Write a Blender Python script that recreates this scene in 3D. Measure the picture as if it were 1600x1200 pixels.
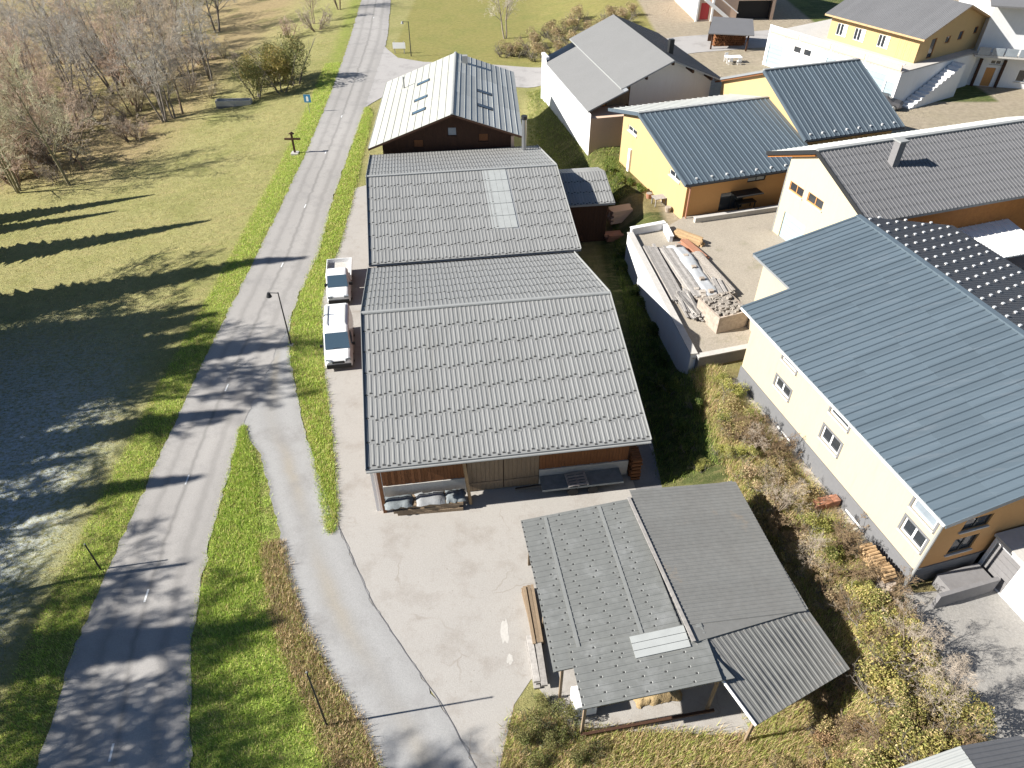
import bpy, math, random
import numpy as np
from mathutils import Matrix, Vector
R = math.radians
for o in list(bpy.data.objects): bpy.data.objects.remove(o)
scene = bpy.context.scene
col = scene.collection

# ------------------------------------------------------------------ camera, sky, sun, exposure
cam_d = bpy.data.cameras.new('camera'); cam = bpy.data.objects.new('camera', cam_d); col.objects.link(cam)
cam.location = (0, 0, 32.0); cam.rotation_euler = (R(90 - 40.6), 0, 0)
cam_d.sensor_width = 36; cam_d.lens = 36 * 1110 / 1600; cam_d.clip_start = .5; cam_d.clip_end = 4000
scene.camera = cam
SUN_AZ, SUN_EL = 80.0, 33.0            # azimuth the shadows point to (from +Y towards +X), elevation
w = bpy.data.worlds.new('World'); scene.world = w; w.use_nodes = True
nt = w.node_tree; bg = nt.nodes['Background']; sky = nt.nodes.new('ShaderNodeTexSky')
sky.sky_type = 'NISHITA'; sky.sun_disc = False
sky.sun_elevation = R(SUN_EL); sky.sun_rotation = R(SUN_AZ + 180)
sky.altitude = 1000; sky.air_density = 1.0; sky.dust_density = .3; sky.ozone_density = 1.5
nt.links.new(sky.outputs[0], bg.inputs[0]); bg.inputs[1].default_value = .05
sd = bpy.data.lights.new('sun', 'SUN'); sd.energy = 5.0; sd.angle = R(.53); sd.color = (1, .955, .88)
sun = bpy.data.objects.new('sun', sd); col.objects.link(sun); sun.location = (-60, -20, 60)
_dir = Vector((math.sin(R(SUN_AZ)) * math.cos(R(SUN_EL)), math.cos(R(SUN_AZ)) * math.cos(R(SUN_EL)), -math.sin(R(SUN_EL))))
sun.rotation_euler = _dir.to_track_quat('-Z', 'Y').to_euler()
vs = scene.view_settings; vs.view_transform = 'Standard'; vs.look = 'None'; vs.gamma = 1; vs.use_curve_mapping = False
vs.exposure = 1.18
scene.render.engine = 'CYCLES'

# ------------------------------------------------------------------ helpers
def tag(o, label=None, cat=None, group=None, kind=None):
    if label: o['label'] = label
    if cat: o['category'] = cat
    if group: o['group'] = group
    if kind: o['kind'] = kind
    return o

def link(name, data, parent=None):
    o = bpy.data.objects.new(name, data); col.objects.link(o)
    if parent: o.parent = parent
    return o

def thing(name, label, cat, loc=(0, 0, 0), rz=0, group=None):
    o = link(name, None); o.empty_display_size = .5
    o.location = loc; o.rotation_euler = (0, 0, R(rz))
    return tag(o, label, cat, group)

def copy_tree(o, parent=None):
    c = o.copy(); col.objects.link(c); c.parent = parent
    for ch in list(o.children): copy_tree(ch, c)
    return c

def np_mesh(name, V, F, mat=None, smooth=False, tint=None):
    me = bpy.data.meshes.new(name); V = np.asarray(V, np.float32); F = np.asarray(F, np.int32)
    k = F.shape[1]; me.vertices.add(len(V)); me.vertices.foreach_set('co', V.ravel())
    me.loops.add(F.size); me.loops.foreach_set('vertex_index', F.ravel())
    me.polygons.add(len(F)); me.polygons.foreach_set('loop_start', np.arange(0, F.size, k, dtype=np.int32))
    me.polygons.foreach_set('loop_total', np.full(len(F), k, np.int32))
    if smooth: me.polygons.foreach_set('use_smooth', np.ones(len(F), bool))
    me.update(calc_edges=True)
    if tint is not None:
        a = me.attributes.new('tint', 'FLOAT_COLOR', 'POINT')
        c = np.ones((len(V), 4), np.float32); c[:, :3] = tint; a.data.foreach_set('color', c.ravel())
    if mat: me.materials.append(mat)
    return me

class MB:
    def __init__(s): s.v = []; s.f = []; s.m = []
    def poly(s, pts, m=0):
        n = len(s.v); s.v += [tuple(p) for p in pts]; s.f.append(tuple(range(n, n + len(pts)))); s.m.append(m); return s
    def hexa(s, c, m=0):                    # 8 corners: bottom ring 0-3, top ring 4-7
        n = len(s.v); s.v += [tuple(p) for p in c]
        for q in ((3, 2, 1, 0), (4, 5, 6, 7), (0, 1, 5, 4), (1, 2, 6, 5), (2, 3, 7, 6), (3, 0, 4, 7)):
            s.f.append(tuple(n + i for i in q)); s.m.append(m)
        return s
    def box(s, x0, x1, y0, y1, z0, z1, m=0):
        return s.hexa([(x0, y0, z0), (x1, y0, z0), (x1, y1, z0), (x0, y1, z0), (x0, y0, z1), (x1, y0, z1), (x1, y1, z1), (x0, y1, z1)], m)
    def bar(s, p, q, a, b, m=0):            # beam p->q, section a (horizontal) x b
        p = Vector(p); q = Vector(q); d = (q - p).normalized()
        h = d.cross(Vector((0, 0, 1)))
        h = h.normalized() if h.length > 1e-4 else Vector((1, 0, 0))
        k = h.cross(d).normalized(); h = h * (a / 2); k = k * (b / 2)
        return s.hexa([p - h - k, p + h - k, q + h - k, q - h - k, p - h + k, p + h + k, q + h + k, q - h + k], m)
    def tube(s, p, q, r0, r1=None, n=8, cap=True, m=0):
        r1 = r0 if r1 is None else r1; p = Vector(p); q = Vector(q); d = (q - p).normalized()
        a = d.orthogonal().normalized(); b = d.cross(a); k = len(s.v)
        for c, r in ((p, r0), (q, r1)):
            for i in range(n):
                t = 2 * math.pi * i / n; s.v.append(tuple(c + a * (r * math.cos(t)) + b * (r * math.sin(t))))
        for i in range(n):
            j = (i + 1) % n; s.f.append((k + i, k + j, k + n + j, k + n + i)); s.m.append(m)
        if cap:
            s.f.append(tuple(k + i for i in reversed(range(n)))); s.m.append(m)
            s.f.append(tuple(k + n + i for i in range(n))); s.m.append(m)
        return s
    def loft(s, rings, m=0, cap=True):
        k = len(s.v); n = len(rings[0])
        for r in rings: s.v += [tuple(p) for p in r]
        for i in range(len(rings) - 1):
            for j in range(n):
                l = (j + 1) % n; a = k + i * n
                s.f.append((a + j, a + l, a + n + l, a + n + j)); s.m.append(m)
        if cap:
            s.f.append(tuple(k + i for i in reversed(range(n)))); s.m.append(m)
            e = k + (len(rings) - 1) * n; s.f.append(tuple(e + i for i in range(n))); s.m.append(m)
        return s
    def mesh(s, name, mat=None):
        me = bpy.data.meshes.new(name); me.from_pydata(s.v, [], s.f)
        if mat is not None:
            for mm in (mat if isinstance(mat, (list, tuple)) else [mat]): me.materials.append(mm)
            if isinstance(mat, (list, tuple)): me.polygons.foreach_set('material_index', s.m)
        me.update(); return me
    def build(s, name, mat, parent=None, smooth=False, kind=None, label=None, bevel=0):
        me = s.mesh(name, mat)
        if smooth: me.polygons.foreach_set('use_smooth', [True] * len(me.polygons))
        o = link(name, me, parent)
        if bevel:
            b = o.modifiers.new('bevel', 'BEVEL'); b.width = bevel; b.segments = 2; b.limit_method = 'ANGLE'
        return tag(o, label, None, None, kind)

# ------------------------------------------------------------------ materials
def material(name, c, rough=.85, c2=None, scale=1.0, mix=.5, metal=0, var=0, bump=0, bscale=20, spec=.3, stretch=None,
             streak=None, speck=None, objvar=0, attr=None, objcol=False, trans=0, detail=5):
    m = bpy.data.materials.new(name); m.use_nodes = True; n = m.node_tree; L = n.links
    b = n.nodes['Principled BSDF']; b.inputs['Roughness'].default_value = rough; b.inputs['Metallic'].default_value = metal
    b.inputs['Specular IOR Level'].default_value = spec
    geo = n.nodes.new('ShaderNodeNewGeometry'); pos = geo.outputs['Position']
    if stretch:
        mp = n.nodes.new('ShaderNodeMapping'); mp.inputs['Scale'].default_value = stretch[:3]
        if len(stretch) > 3: mp.inputs['Rotation'].default_value = (0, 0, R(stretch[3]))
        L.new(pos, mp.inputs[0]); pos = mp.outputs[0]
    def noise(sc, det=detail, rgh=.6):
        t = n.nodes.new('ShaderNodeTexNoise'); t.inputs['Scale'].default_value = sc; t.inputs['Detail'].default_value = det
        t.inputs['Roughness'].default_value = rgh; L.new(pos, t.inputs['Vector']); return t.outputs['Fac']
    def mixc(f, a, bb, mode='MIX'):
        x = n.nodes.new('ShaderNodeMix'); x.data_type = 'RGBA'; x.blend_type = mode
        for i, val in ((0, f), (6, a), (7, bb)):
            if hasattr(val, 'links'): L.new(val, x.inputs[i])
            else: x.inputs[i].default_value = val if i == 0 else (*val[:3], 1)
        return x.outputs[2]
    def ramp(f, lo, hi):
        x = n.nodes.new('ShaderNodeMapRange'); x.inputs[1].default_value = lo; x.inputs[2].default_value = hi; L.new(f, x.inputs[0]); return x.outputs[0]
    cur = None
    if attr:
        a = n.nodes.new('ShaderNodeAttribute'); a.attribute_name = attr; cur = a.outputs['Color']
    if c2 is not None:
        cur = mixc(ramp(noise(scale), .5 - mix * .5 + .02, .5 + mix * .5), cur if cur else c, c2)
    if cur is None:
        rgb = n.nodes.new('ShaderNodeRGB'); rgb.outputs[0].default_value = (*c, 1); cur = rgb.outputs[0]
    if streak:                              # (colour, scale, low, high)
        cur = mixc(ramp(noise(streak[1], 6, .7), streak[2], streak[3]), cur, streak[0])
    if speck:
        cur = mixc(ramp(noise(speck[1], 2, .5), speck[2], speck[3]), cur, speck[0])
    if objvar or objcol:
        oi = n.nodes.new('ShaderNodeObjectInfo')
        if objcol: cur = mixc(1.0, cur, oi.outputs['Color'], 'MULTIPLY')
        if objvar:
            x = n.nodes.new('ShaderNodeMapRange'); x.inputs[3].default_value = 1 - objvar; x.inputs[4].default_value = 1 + objvar
            L.new(oi.outputs['Random'], x.inputs[0]); hs = n.nodes.new('ShaderNodeHueSaturation'); L.new(x.outputs[0], hs.inputs['Value'])
            L.new(cur, hs.inputs['Color']); cur = hs.outputs[0]
    if var:
        x = n.nodes.new('ShaderNodeMapRange'); x.inputs[1].default_value = .3; x.inputs[2].default_value = .7
        x.inputs[3].default_value = 1 - var; x.inputs[4].default_value = 1 + var; L.new(noise(bscale * .6, 4), x.inputs[0])
        hs = n.nodes.new('ShaderNodeHueSaturation'); L.new(x.outputs[0], hs.inputs['Value']); L.new(cur, hs.inputs['Color']); cur = hs.outputs[0]
    L.new(cur, b.inputs['Base Color'])
    if bump:
        bp = n.nodes.new('ShaderNodeBump'); bp.inputs['Strength'].default_value = min(1, bump); bp.inputs['Distance'].default_value = .05 * max(1, bump)
        L.new(noise(bscale, 6), bp.inputs['Height']); L.new(bp.outputs[0], b.inputs['Normal'])
    if trans:
        t = n.nodes.new('ShaderNodeBsdfTranslucent'); L.new(cur, t.inputs[0]); ms = n.nodes.new('ShaderNodeMixShader'); ms.inputs[0].default_value = trans
        L.new(b.outputs[0], ms.inputs[1]); L.new(t.outputs[0], ms.inputs[2]); L.new(ms.outputs[0], n.nodes['Material Output'].inputs[0])
    return m

MT = {}
MT['roof_grey'] = material('roof_grey', (.235, .237, .232), .5, (.21, .212, .208), .35, .9, stretch=(4, .5, 1, 8), metal=.0, var=.05, bscale=8, spec=.4, objvar=.045, streak=((.175, .172, .16), .45, .56, .8))
MT['roof_deck'] = material('roof_deck', (.26, .27, .28), .6, metal=.2)
MT['roof_shed'] = material('roof_shed', (.182, .187, .178), .55, (.152, .156, .15), .5, .9, metal=.15, var=.08, bscale=6, spec=.4, objvar=.05, streak=((.235, .24, .235), .8, .52, .75))
MT['roof_shed2'] = material('roof_shed2', (.19, .192, .184), .6, (.17, .166, .156), .6, .9, metal=.1, var=.08, bscale=6, objvar=.05, streak=((.28, .22, .16), .55, .62, .8))
MT['joint'] = material('joint', (.215, .22, .212), .5, (.17, .175, .17), 3, .8)
MT['clear_sheet'] = material('clear_sheet', (.36, .375, .365), .5, (.29, .30, .295), 2, .8, spec=.5)
MT['roof_blue'] = material('roof_blue', (.102, .134, .16), .45, (.088, .117, .142), .3, .9, stretch=(.5, 4, 1, 16), metal=.05, spec=.45, objvar=.09, var=.04, bscale=5, streak=((.145, .168, .19), .7, .55, .85))
MT['roof_navy'] = material('roof_navy', (.078, .102, .124), .45, (.085, .11, .133), .4, .9, metal=.05, spec=.45, objvar=.08, streak=((.11, .13, .145), .7, .55, .85))
MT['roof_dark'] = material('roof_dark', (.055, .06, .07), .5, (.075, .07, .07), .8, .8, metal=.2, spec=.4, objvar=.05)
MT['roof_slate'] = material('roof_slate', (.15, .15, .155), .55, (.128, .128, .132), .6, .8, spec=.4, var=.06, bscale=10, objvar=.04)
MT['roof_fine'] = material('roof_fine', (.20, .20, .198), .55, (.18, .18, .178), .5, .8, spec=.4, var=.04, bscale=10)
MT['roof_white'] = material('roof_white', (.43, .43, .385), .55, (.37, .37, .335), .5, .9, metal=.0, spec=.5, objvar=.06, streak=((.33, .325, .29), .9, .6, .8))
MT['roof_galv'] = material('roof_galv', (.40, .41, .395), .5, (.32, .33, .32), .4, .9, metal=.05, spec=.5, objvar=.16)
MT['snow_guard'] = material('snow_guard', (.75, .75, .74), .35, metal=.4, spec=.6)
MT['zinc'] = material('zinc', (.30, .305, .30), .55, (.24, .245, .24), 2, .8)
MT['wood_dark'] = material('wood_dark', (.075, .036, .02), .8, (.045, .022, .014), 1.5, .8, stretch=(3, 3, .5), var=.2, bscale=14, bump=.3)
MT['wood_brown'] = material('wood_brown', (.23, .095, .035), .8, (.13, .055, .025), 1.5, .9, stretch=(5, 5, .35), var=.2, bscale=12, bump=.3, objvar=.2)
MT['wood_grey'] = material('wood_grey', (.27, .20, .135), .85, (.18, .135, .09), 1.5, .9, stretch=(5, 5, .35), var=.18, bscale=12, bump=.3, objvar=.15)
MT['wood_pale'] = material('wood_pale', (.46, .32, .18), .8, (.36, .24, .13), 2, .9, var=.15, bscale=10, objvar=.2)
MT['wood_old'] = material('wood_old', (.36, .34, .32), .9, (.25, .235, .22), 2, .9, var=.2, bscale=10, objvar=.25)
MT['wood_honey'] = material('wood_honey', (.42, .17, .04), .7, (.32, .12, .03), 2, .8, var=.12, bscale=10)
MT['plaster_cream'] = material('plaster_cream', (.50, .415, .29), .9, (.47, .39, .275), .6, .7, stretch=(2, 2, .4), streak=((.40, .35, .23), 1.2, .58, .85), var=.03, bscale=8, bump=.1)
MT['plaster_yellow'] = material('plaster_yellow', (.50, .355, .175), .9, (.47, .33, .165), .6, .7, stretch=(2, 2, .4), streak=((.41, .32, .15), 1.2, .58, .85), var=.03, bscale=8, bump=.1)
MT['plaster_orange'] = material('plaster_orange', (.55, .30, .12), .9, (.50, .27, .11), .6, .7, var=.03, bscale=8, bump=.1)
MT['plaster_ivory'] = material('plaster_ivory', (.50, .44, .31), .9, (.47, .41, .29), .6, .7, stretch=(2, 2, .4), streak=((.40, .35, .26), 1.2, .58, .85), var=.03, bscale=8, bump=.1)
MT['plaster_white'] = material('plaster_white', (.70, .70, .70), .9, (.65, .65, .65), .5, .8, stretch=(2, 2, .4), streak=((.55, .54, .52), 1.2, .58, .85), var=.03, bscale=8, bump=.1)
MT['plaster_pink'] = material('plaster_pink', (.58, .43, .33), .9, (.62, .45, .34), .5, .8, var=.03, bscale=8)
MT['plaster_grey'] = material('plaster_grey', (.165, .165, .17), .9, (.145, .148, .155), .7, .8, var=.05, bscale=8, bump=.15, streak=((.12, .13, .125), .6, .6, .75))
MT['hook'] = material('hook', (.035, .035, .035), .8)
MT['concrete'] = material('concrete', (.50, .48, .45), .92, (.40, .385, .36), .9, .9, var=.08, bscale=10, bump=.2)
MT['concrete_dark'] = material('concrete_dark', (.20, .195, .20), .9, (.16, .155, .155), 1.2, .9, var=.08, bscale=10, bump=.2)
MT['white_paint'] = material('white_paint', (.80, .80, .79), .5, spec=.5)
MT['car_white'] = material('car_white', (.80, .81, .82), .25, spec=.6)
MT['black'] = material('black', (.018, .018, .02), .6)
MT['rubber'] = material('rubber', (.025, .025, .026), .9)
MT['dark_metal'] = material('dark_metal', (.05, .052, .055), .5, metal=.6)
MT['steel'] = material('steel', (.35, .36, .37), .35, metal=.8)
MT['glass_dark'] = material('glass_dark', (.03, .035, .042), .06, spec=.9)
MT['glass_blue'] = material('glass_blue', (.06, .10, .14), .05, spec=1.0)
MT['glass_light'] = material('glass_light', (.30, .34, .38), .12, (.16, .19, .22), 1.4, .8, spec=.9)
MT['door_grey'] = material('door_grey', (.30, .38, .42), .5, var=.03)
MT['door_wood'] = material('door_wood', (.50, .24, .08), .6, var=.1)
MT['red_paint'] = material('red_paint', (.50, .06, .06), .6)
MT['sign_blue'] = material('sign_blue', (.05, .22, .42), .4)
MT['tarp'] = material('tarp', (.30, .31, .32), .55, (.20, .205, .21), 1.5, .9, var=.15, bscale=5, bump=.4, spec=.5)
MT['tarp_dark'] = material('tarp_dark', (.12, .14, .15), .6, (.2, .22, .23), 2, .8, var=.15, bscale=6, bump=.4)
MT['tarp_white'] = material('tarp_white', (.44, .455, .47), .5, (.30, .31, .32), 1.5, .8, bump=.3, bscale=5)
MT['rubble'] = material('rubble', (.42, .38, .33), .95, (.28, .25, .22), 3, .9, var=.25, bscale=14, bump=.8, objvar=.2)
MT['stone'] = material('stone', (.40, .34, .28), .95, (.30, .25, .21), 2, .9, var=.2, bscale=8, bump=.4, objvar=.25)
MT['terracotta'] = material('terracotta', (.42, .18, .10), .9, (.36, .20, .14), 2, .8, objvar=.2)
MT['straw'] = material('straw', (.36, .27, .14), .95, (.24, .17, .09), 4, .9, var=.25, bscale=16, bump=.8)
MT['marking'] = material('marking', (.62, .63, .63), .7, var=.15, bscale=8)
MT['bark'] = material('bark', (.25, .22, .19), .95, (.16, .14, .12), 2.5, .9, var=.15, bscale=8, objcol=True)
MT['twig'] = material('twig', (.46, .43, .40), .95, (.40, .375, .32), .35, .9, objcol=True)
MT['spruce'] = material('spruce', (.025, .045, .022), .9, (.035, .055, .025), .6, .8)
MT['leaf'] = material('leaf', (1, 1, 1), .7, attr='tint', objcol=True, trans=.3)
MT['blade'] = material('blade', (1, 1, 1), .8, attr='tint', trans=.25)

# ------------------------------------------------------------------ terrain
def ss(t): t = np.clip(t, 0, 1); return t * t * (3 - 2 * t)
ROAD_L = ([-40, -10, 12.4, 13.6, 18.2, 21.8, 26.1, 31.2, 37.4, 45, 54.6, 64.5, 77.9, 96, 120, 150, 200, 400],
          [-15, -18.4, -20.2, -20.45, -21.15, -21.4, -21.56, -21.85, -22.1, -22.25, -22.4, -22.6, -23.0, -24.0, -25.7, -28.4, -33, -52])
ROAD_R = ([-40, -10, 12.4, 15, 18.2, 21.8, 26.1, 30.1, 33.5, 36, 43.3, 49, 54.6, 65.8, 78.6, 92, 98, 122, 148, 200, 400],
          [-4, -10, -13.7, -14.6, -15.6, -16.3, -16.8, -17.2, -17.45, -17.3, -17.15, -17.2, -17.0, -17.8, -18.2, -18.6, -18.9, -19.9, -22.7, -27.5, -46])
def xl(y): return np.interp(y, *ROAD_L)
def xr(y): return np.interp(y, *ROAD_R)
LANE_L = ([-30, -5, 12.4, 14.45, 16.25, 18.9, 21.8, 26.1, 30.1, 32.3, 33.3, 34.5, 46], [24, 3.5, -5.7, -6.9, -8.4, -10.3, -11.8, -13.57, -15.35, -16.9, -17.6, -18, -18])
LANE_R = ([-30, -5, 12.4, 15, 17.2, 20.3, 23.5, 26.1, 30.1, 34.2, 40.2, 43.5, 46], [30, 8.5, -1.6, -3.2, -4.9, -7.2, -8.9, -10.3, -12.2, -13.9, -16.0, -16.9, -17.3])
def ll(y): return np.interp(y, *LANE_L)
def lr(y): return np.interp(y, *LANE_R)
V_L = ([24.5, 26.1, 30.1, 36, 40.2, 45, 50.5, 54.6, 63, 75, 92], [-10.2, -10.8, -12.2, -14.4, -16.1, -17.1, -17.2, -17.1, -17.6, -18.0, -18.6])
V_R = ([24.5, 26.1, 30.1, 34.2, 38.8, 47.6, 52.5, 55.8, 64.4, 75, 88.6, 92], [-9.9, -10.0, -10.9, -12.0, -13.3, -15.3, -15.6, -15.4, -15.8, -16.5, -17.3, -18.4])
def vl(y): return np.interp(y, *V_L)
def vr(y): return np.interp(y, *V_R)
def hgt(x, y):
    x = np.asarray(x, float); y = np.asarray(y, float)
    d = np.maximum(0, np.minimum(-22.8, xl(y) - .5) - x); h = -8 * (1 - np.exp(-d / 60))
    t = ss((y - 23) / 4); x0 = 13.0 * (1 - t) + 8.8 * t
    x0 = x0 + 1.9 * ss((y - 35) / 4) * (1 - ss((y - 52) / 5)); x0 = np.where(y > 58, 8.8 - (np.minimum(y, 90) - 58) * .22, x0)
    wd = 3.6 + 16 * ss((y - 92) / 14)
    return h + (2.0 + .4 * ss((y - 40) / 6)) * ss((x - x0) / wd)
def frost(X, Y): return np.exp(-(((X + 46) / 26) ** 2 + ((Y - 24) / 20) ** 2) ** 2) * ss((xl(Y) - 1.5 - X) / 6)
def hz(x, y): return float(hgt(x, y))

def ground_material():
    m = bpy.data.materials.new('ground'); m.use_nodes = True; n = m.node_tree; L = n.links; b = n.nodes['Principled BSDF']
    b.inputs['Roughness'].default_value = .95; b.inputs['Specular IOR Level'].default_value = .15
    geo = n.nodes.new('ShaderNodeNewGeometry')
    def noise(sc, det=5, st=None, rg=.65):
        t = n.nodes.new('ShaderNodeTexNoise'); t.inputs['Scale'].default_value = sc; t.inputs['Detail'].default_value = det; t.inputs['Roughness'].default_value = rg
        if st:
            mp = n.nodes.new('ShaderNodeMapping'); mp.inputs['Scale'].default_value = st[:3]; mp.inputs['Rotation'].default_value = (0, 0, R(st[3])); L.new(geo.outputs['Position'], mp.inputs[0]); L.new(mp.outputs[0], t.inputs['Vector'])
        else: L.new(geo.outputs['Position'], t.inputs['Vector'])
        return t.outputs['Fac']
    def mr(f, a, bb, c=0, d=1):
        x = n.nodes.new('ShaderNodeMapRange'); x.inputs[1].default_value = a; x.inputs[2].default_value = bb; x.inputs[3].default_value = c; x.inputs[4].default_value = d; L.new(f, x.inputs[0]); return x.outputs[0]
    def math_(op, a, bb):
        x = n.nodes.new('ShaderNodeMath'); x.operation = op
        for i, v in enumerate((a, bb)):
            if hasattr(v, 'links'): L.new(v, x.inputs[i])
            else: x.inputs[i].default_value = v
        return x.outputs[0]
    def mix(f, a, bb, mode='MIX'):
        x = n.nodes.new('ShaderNodeMix'); x.data_type = 'RGBA'; x.blend_type = mode
        for i, v in ((0, f), (6, a), (7, bb)):
            if hasattr(v, 'links'): L.new(v, x.inputs[i])
            else: x.inputs[i].default_value = v if i == 0 else (*v, 1)
        return x.outputs[2]
    a = n.nodes.new('ShaderNodeAttribute'); a.attribute_name = 'tint'
    fr = n.nodes.new('ShaderNodeAttribute'); fr.attribute_name = 'frost'
    gr = n.nodes.new('ShaderNodeAttribute'); gr.attribute_name = 'grassy'
    c = a.outputs['Color']
    streaks = noise(.5, 6, (1, 4, 1, -8)); patches = noise(.16, 5); fine = noise(5, 6, (1, 1.8, 1, 10), .75); fine2 = noise(17, 3, None, .7)
    gf = gr.outputs['Fac']
    c = mix(math_('MULTIPLY', mr(streaks, .5, .72, 0, .55), gf), c, (.36, .28, .14))
    c = mix(math_('MULTIPLY', mr(patches, .48, .68, 0, .6), gf), c, (.20, .215, .065))
    c = mix(math_('MULTIPLY', mr(fine, .50, .66, 0, .65), gf), c, (.12, .125, .045))
    c = mix(math_('MULTIPLY', mr(fine2, .55, .72, 0, .5), gf), c, (.42, .35, .18))
    hs = n.nodes.new('ShaderNodeHueSaturation'); L.new(c, hs.inputs['Color']); L.new(mr(noise(1.7, 6), .3, .7, .82, 1.18), hs.inputs['Value']); c = hs.outputs[0]
    fs = math_('MULTIPLY', fr.outputs['Fac'], mr(noise(3.2, 6, (1, 1.7, 1, 8), .75), .40, .58, .10, 1))
    c = mix(fs, c, (.62, .69, .76))
    L.new(c, b.inputs['Base Color'])
    bp = n.nodes.new('ShaderNodeBump'); bp.inputs['Strength'].default_value = .9; bp.inputs['Distance'].default_value = .12
    L.new(math_('ADD', noise(4.5, 6, None, .75), fine2), bp.inputs['Height']); L.new(bp.outputs[0], b.inputs['Normal'])
    return m

def axis(lo, flo, fhi, hi, st):
    a = np.arange(flo, fhi + st / 2, st); out = []; d = st; c = flo
    while c > lo: d *= 1.35; c -= d; out.append(c)
    out = out[::-1] + list(a); d = st; c = fhi
    while c < hi: d *= 1.35; c += d; out.append(c)
    return np.array(out)
def poly_in(px, py, X, Y):
    r = np.zeros(X.shape, bool); j = len(px) - 1
    for i in range(len(px)):
        k = ((py[i] > Y) != (py[j] > Y)) & (X < (px[j] - px[i]) * (Y - py[i]) / (py[j] - py[i] + 1e-12) + px[i]); r ^= k; j = i
    return r
def build_ground():
    gx = axis(-900, -85, 75, 900, .7); gy = axis(-600, -10, 155, 1500, .7)
    X, Y = np.meshgrid(gx, gy); Z = hgt(X, Y)
    rng = np.random.default_rng(4)
    wob = np.sin(X * .9 + np.sin(Y * .5) * 1.3) * .5 + np.sin(Y * 1.3 + X * .3) * .4
    Z = Z + np.where((X > xl(Y) - 2) & (X < 12.5), 0, .02 * wob)
    far = (X < xl(Y) - 1.2) | (X > 14)
    T = np.zeros(X.shape + (3,)); T[:] = (.315, .295, .125)                        # dry autumn meadow
    def put(mask, c, k=1.0):
        kk = (mask * k)[..., None]; T[:] = T * (1 - kk) + np.array(c) * kk
    dl = xl(Y) - X
    put(ss(1 - np.abs(dl - 1.0) / 2.2), (.20, .26, .04), .9)                      # lush verge beside the road
    put(ss(1 - dl / 9) * (dl > 0), (.22, .225, .07), .35)
    put(((X > xr(Y)) & (X < ll(Y)) & (Y < 34)) * 1.0, (.26, .33, .07))
    put(((X > vl(Y)) & (X < vr(Y)) & (Y > 24) & (Y < 92)) * 1.0, (.25, .27, .08))
    dead = ((X > xr(Y) + (ll(Y) - xr(Y)) * .74) & (X < ll(Y) + .3) & (Y < 23.5)); put(dead * 1.0, (.27, .20, .11))
    right = ss((X - 3) / 5) * (Y < 92)
    put(right, (.20, .165, .08))                                                   # rough bank between the houses
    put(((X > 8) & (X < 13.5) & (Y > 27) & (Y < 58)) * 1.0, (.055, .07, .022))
    put(ss((X - 13) / 1) * ss((Y - 40) / 2) * (Y < 150), (.34, .29, .22))          # gravel yards
    put(((X > 3) & (X < 12) & (Y > 62) & (Y < 95)) * 1.0, (.075, .085, .025))
    put(((Y > 108) & (X > -18) & (X < 22)) * 1.0, (.26, .24, .08))                # field behind the side road
    put(((X > 48) & (X < 58.5) & (Y > 86.5) & (Y < 140)) * 1.0, (.07, .10, .03))
    br = ((X < -38) & (Y > 72)) * ss((Y - 70) / 12) * ss((-38 - X) / 8)
    put(br, (.33, .235, .14), .75)                                                 # leaf litter under the bare trees
    fr = frost(X, Y)
    gra = np.where((T[..., 0] > .3) & (X > 12), .15, 1.0)
    n = len(gx); i = np.arange(len(gy) - 1)[:, None] * n + np.arange(n - 1)[None]
    F = np.stack([i, i + 1, i + n + 1, i + n], -1).reshape(-1, 4)
    me = np_mesh('ground', np.stack([X, Y, Z], -1).reshape(-1, 3), F, ground_material(), True, T.reshape(-1, 3))
    for nm, arr in (('frost', fr), ('grassy', gra)):
        a = me.attributes.new(nm, 'FLOAT', 'POINT'); a.data.foreach_set('value', arr.ravel().astype(np.float32))
    tag(link('ground', me), kind='structure')
build_ground()

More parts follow.
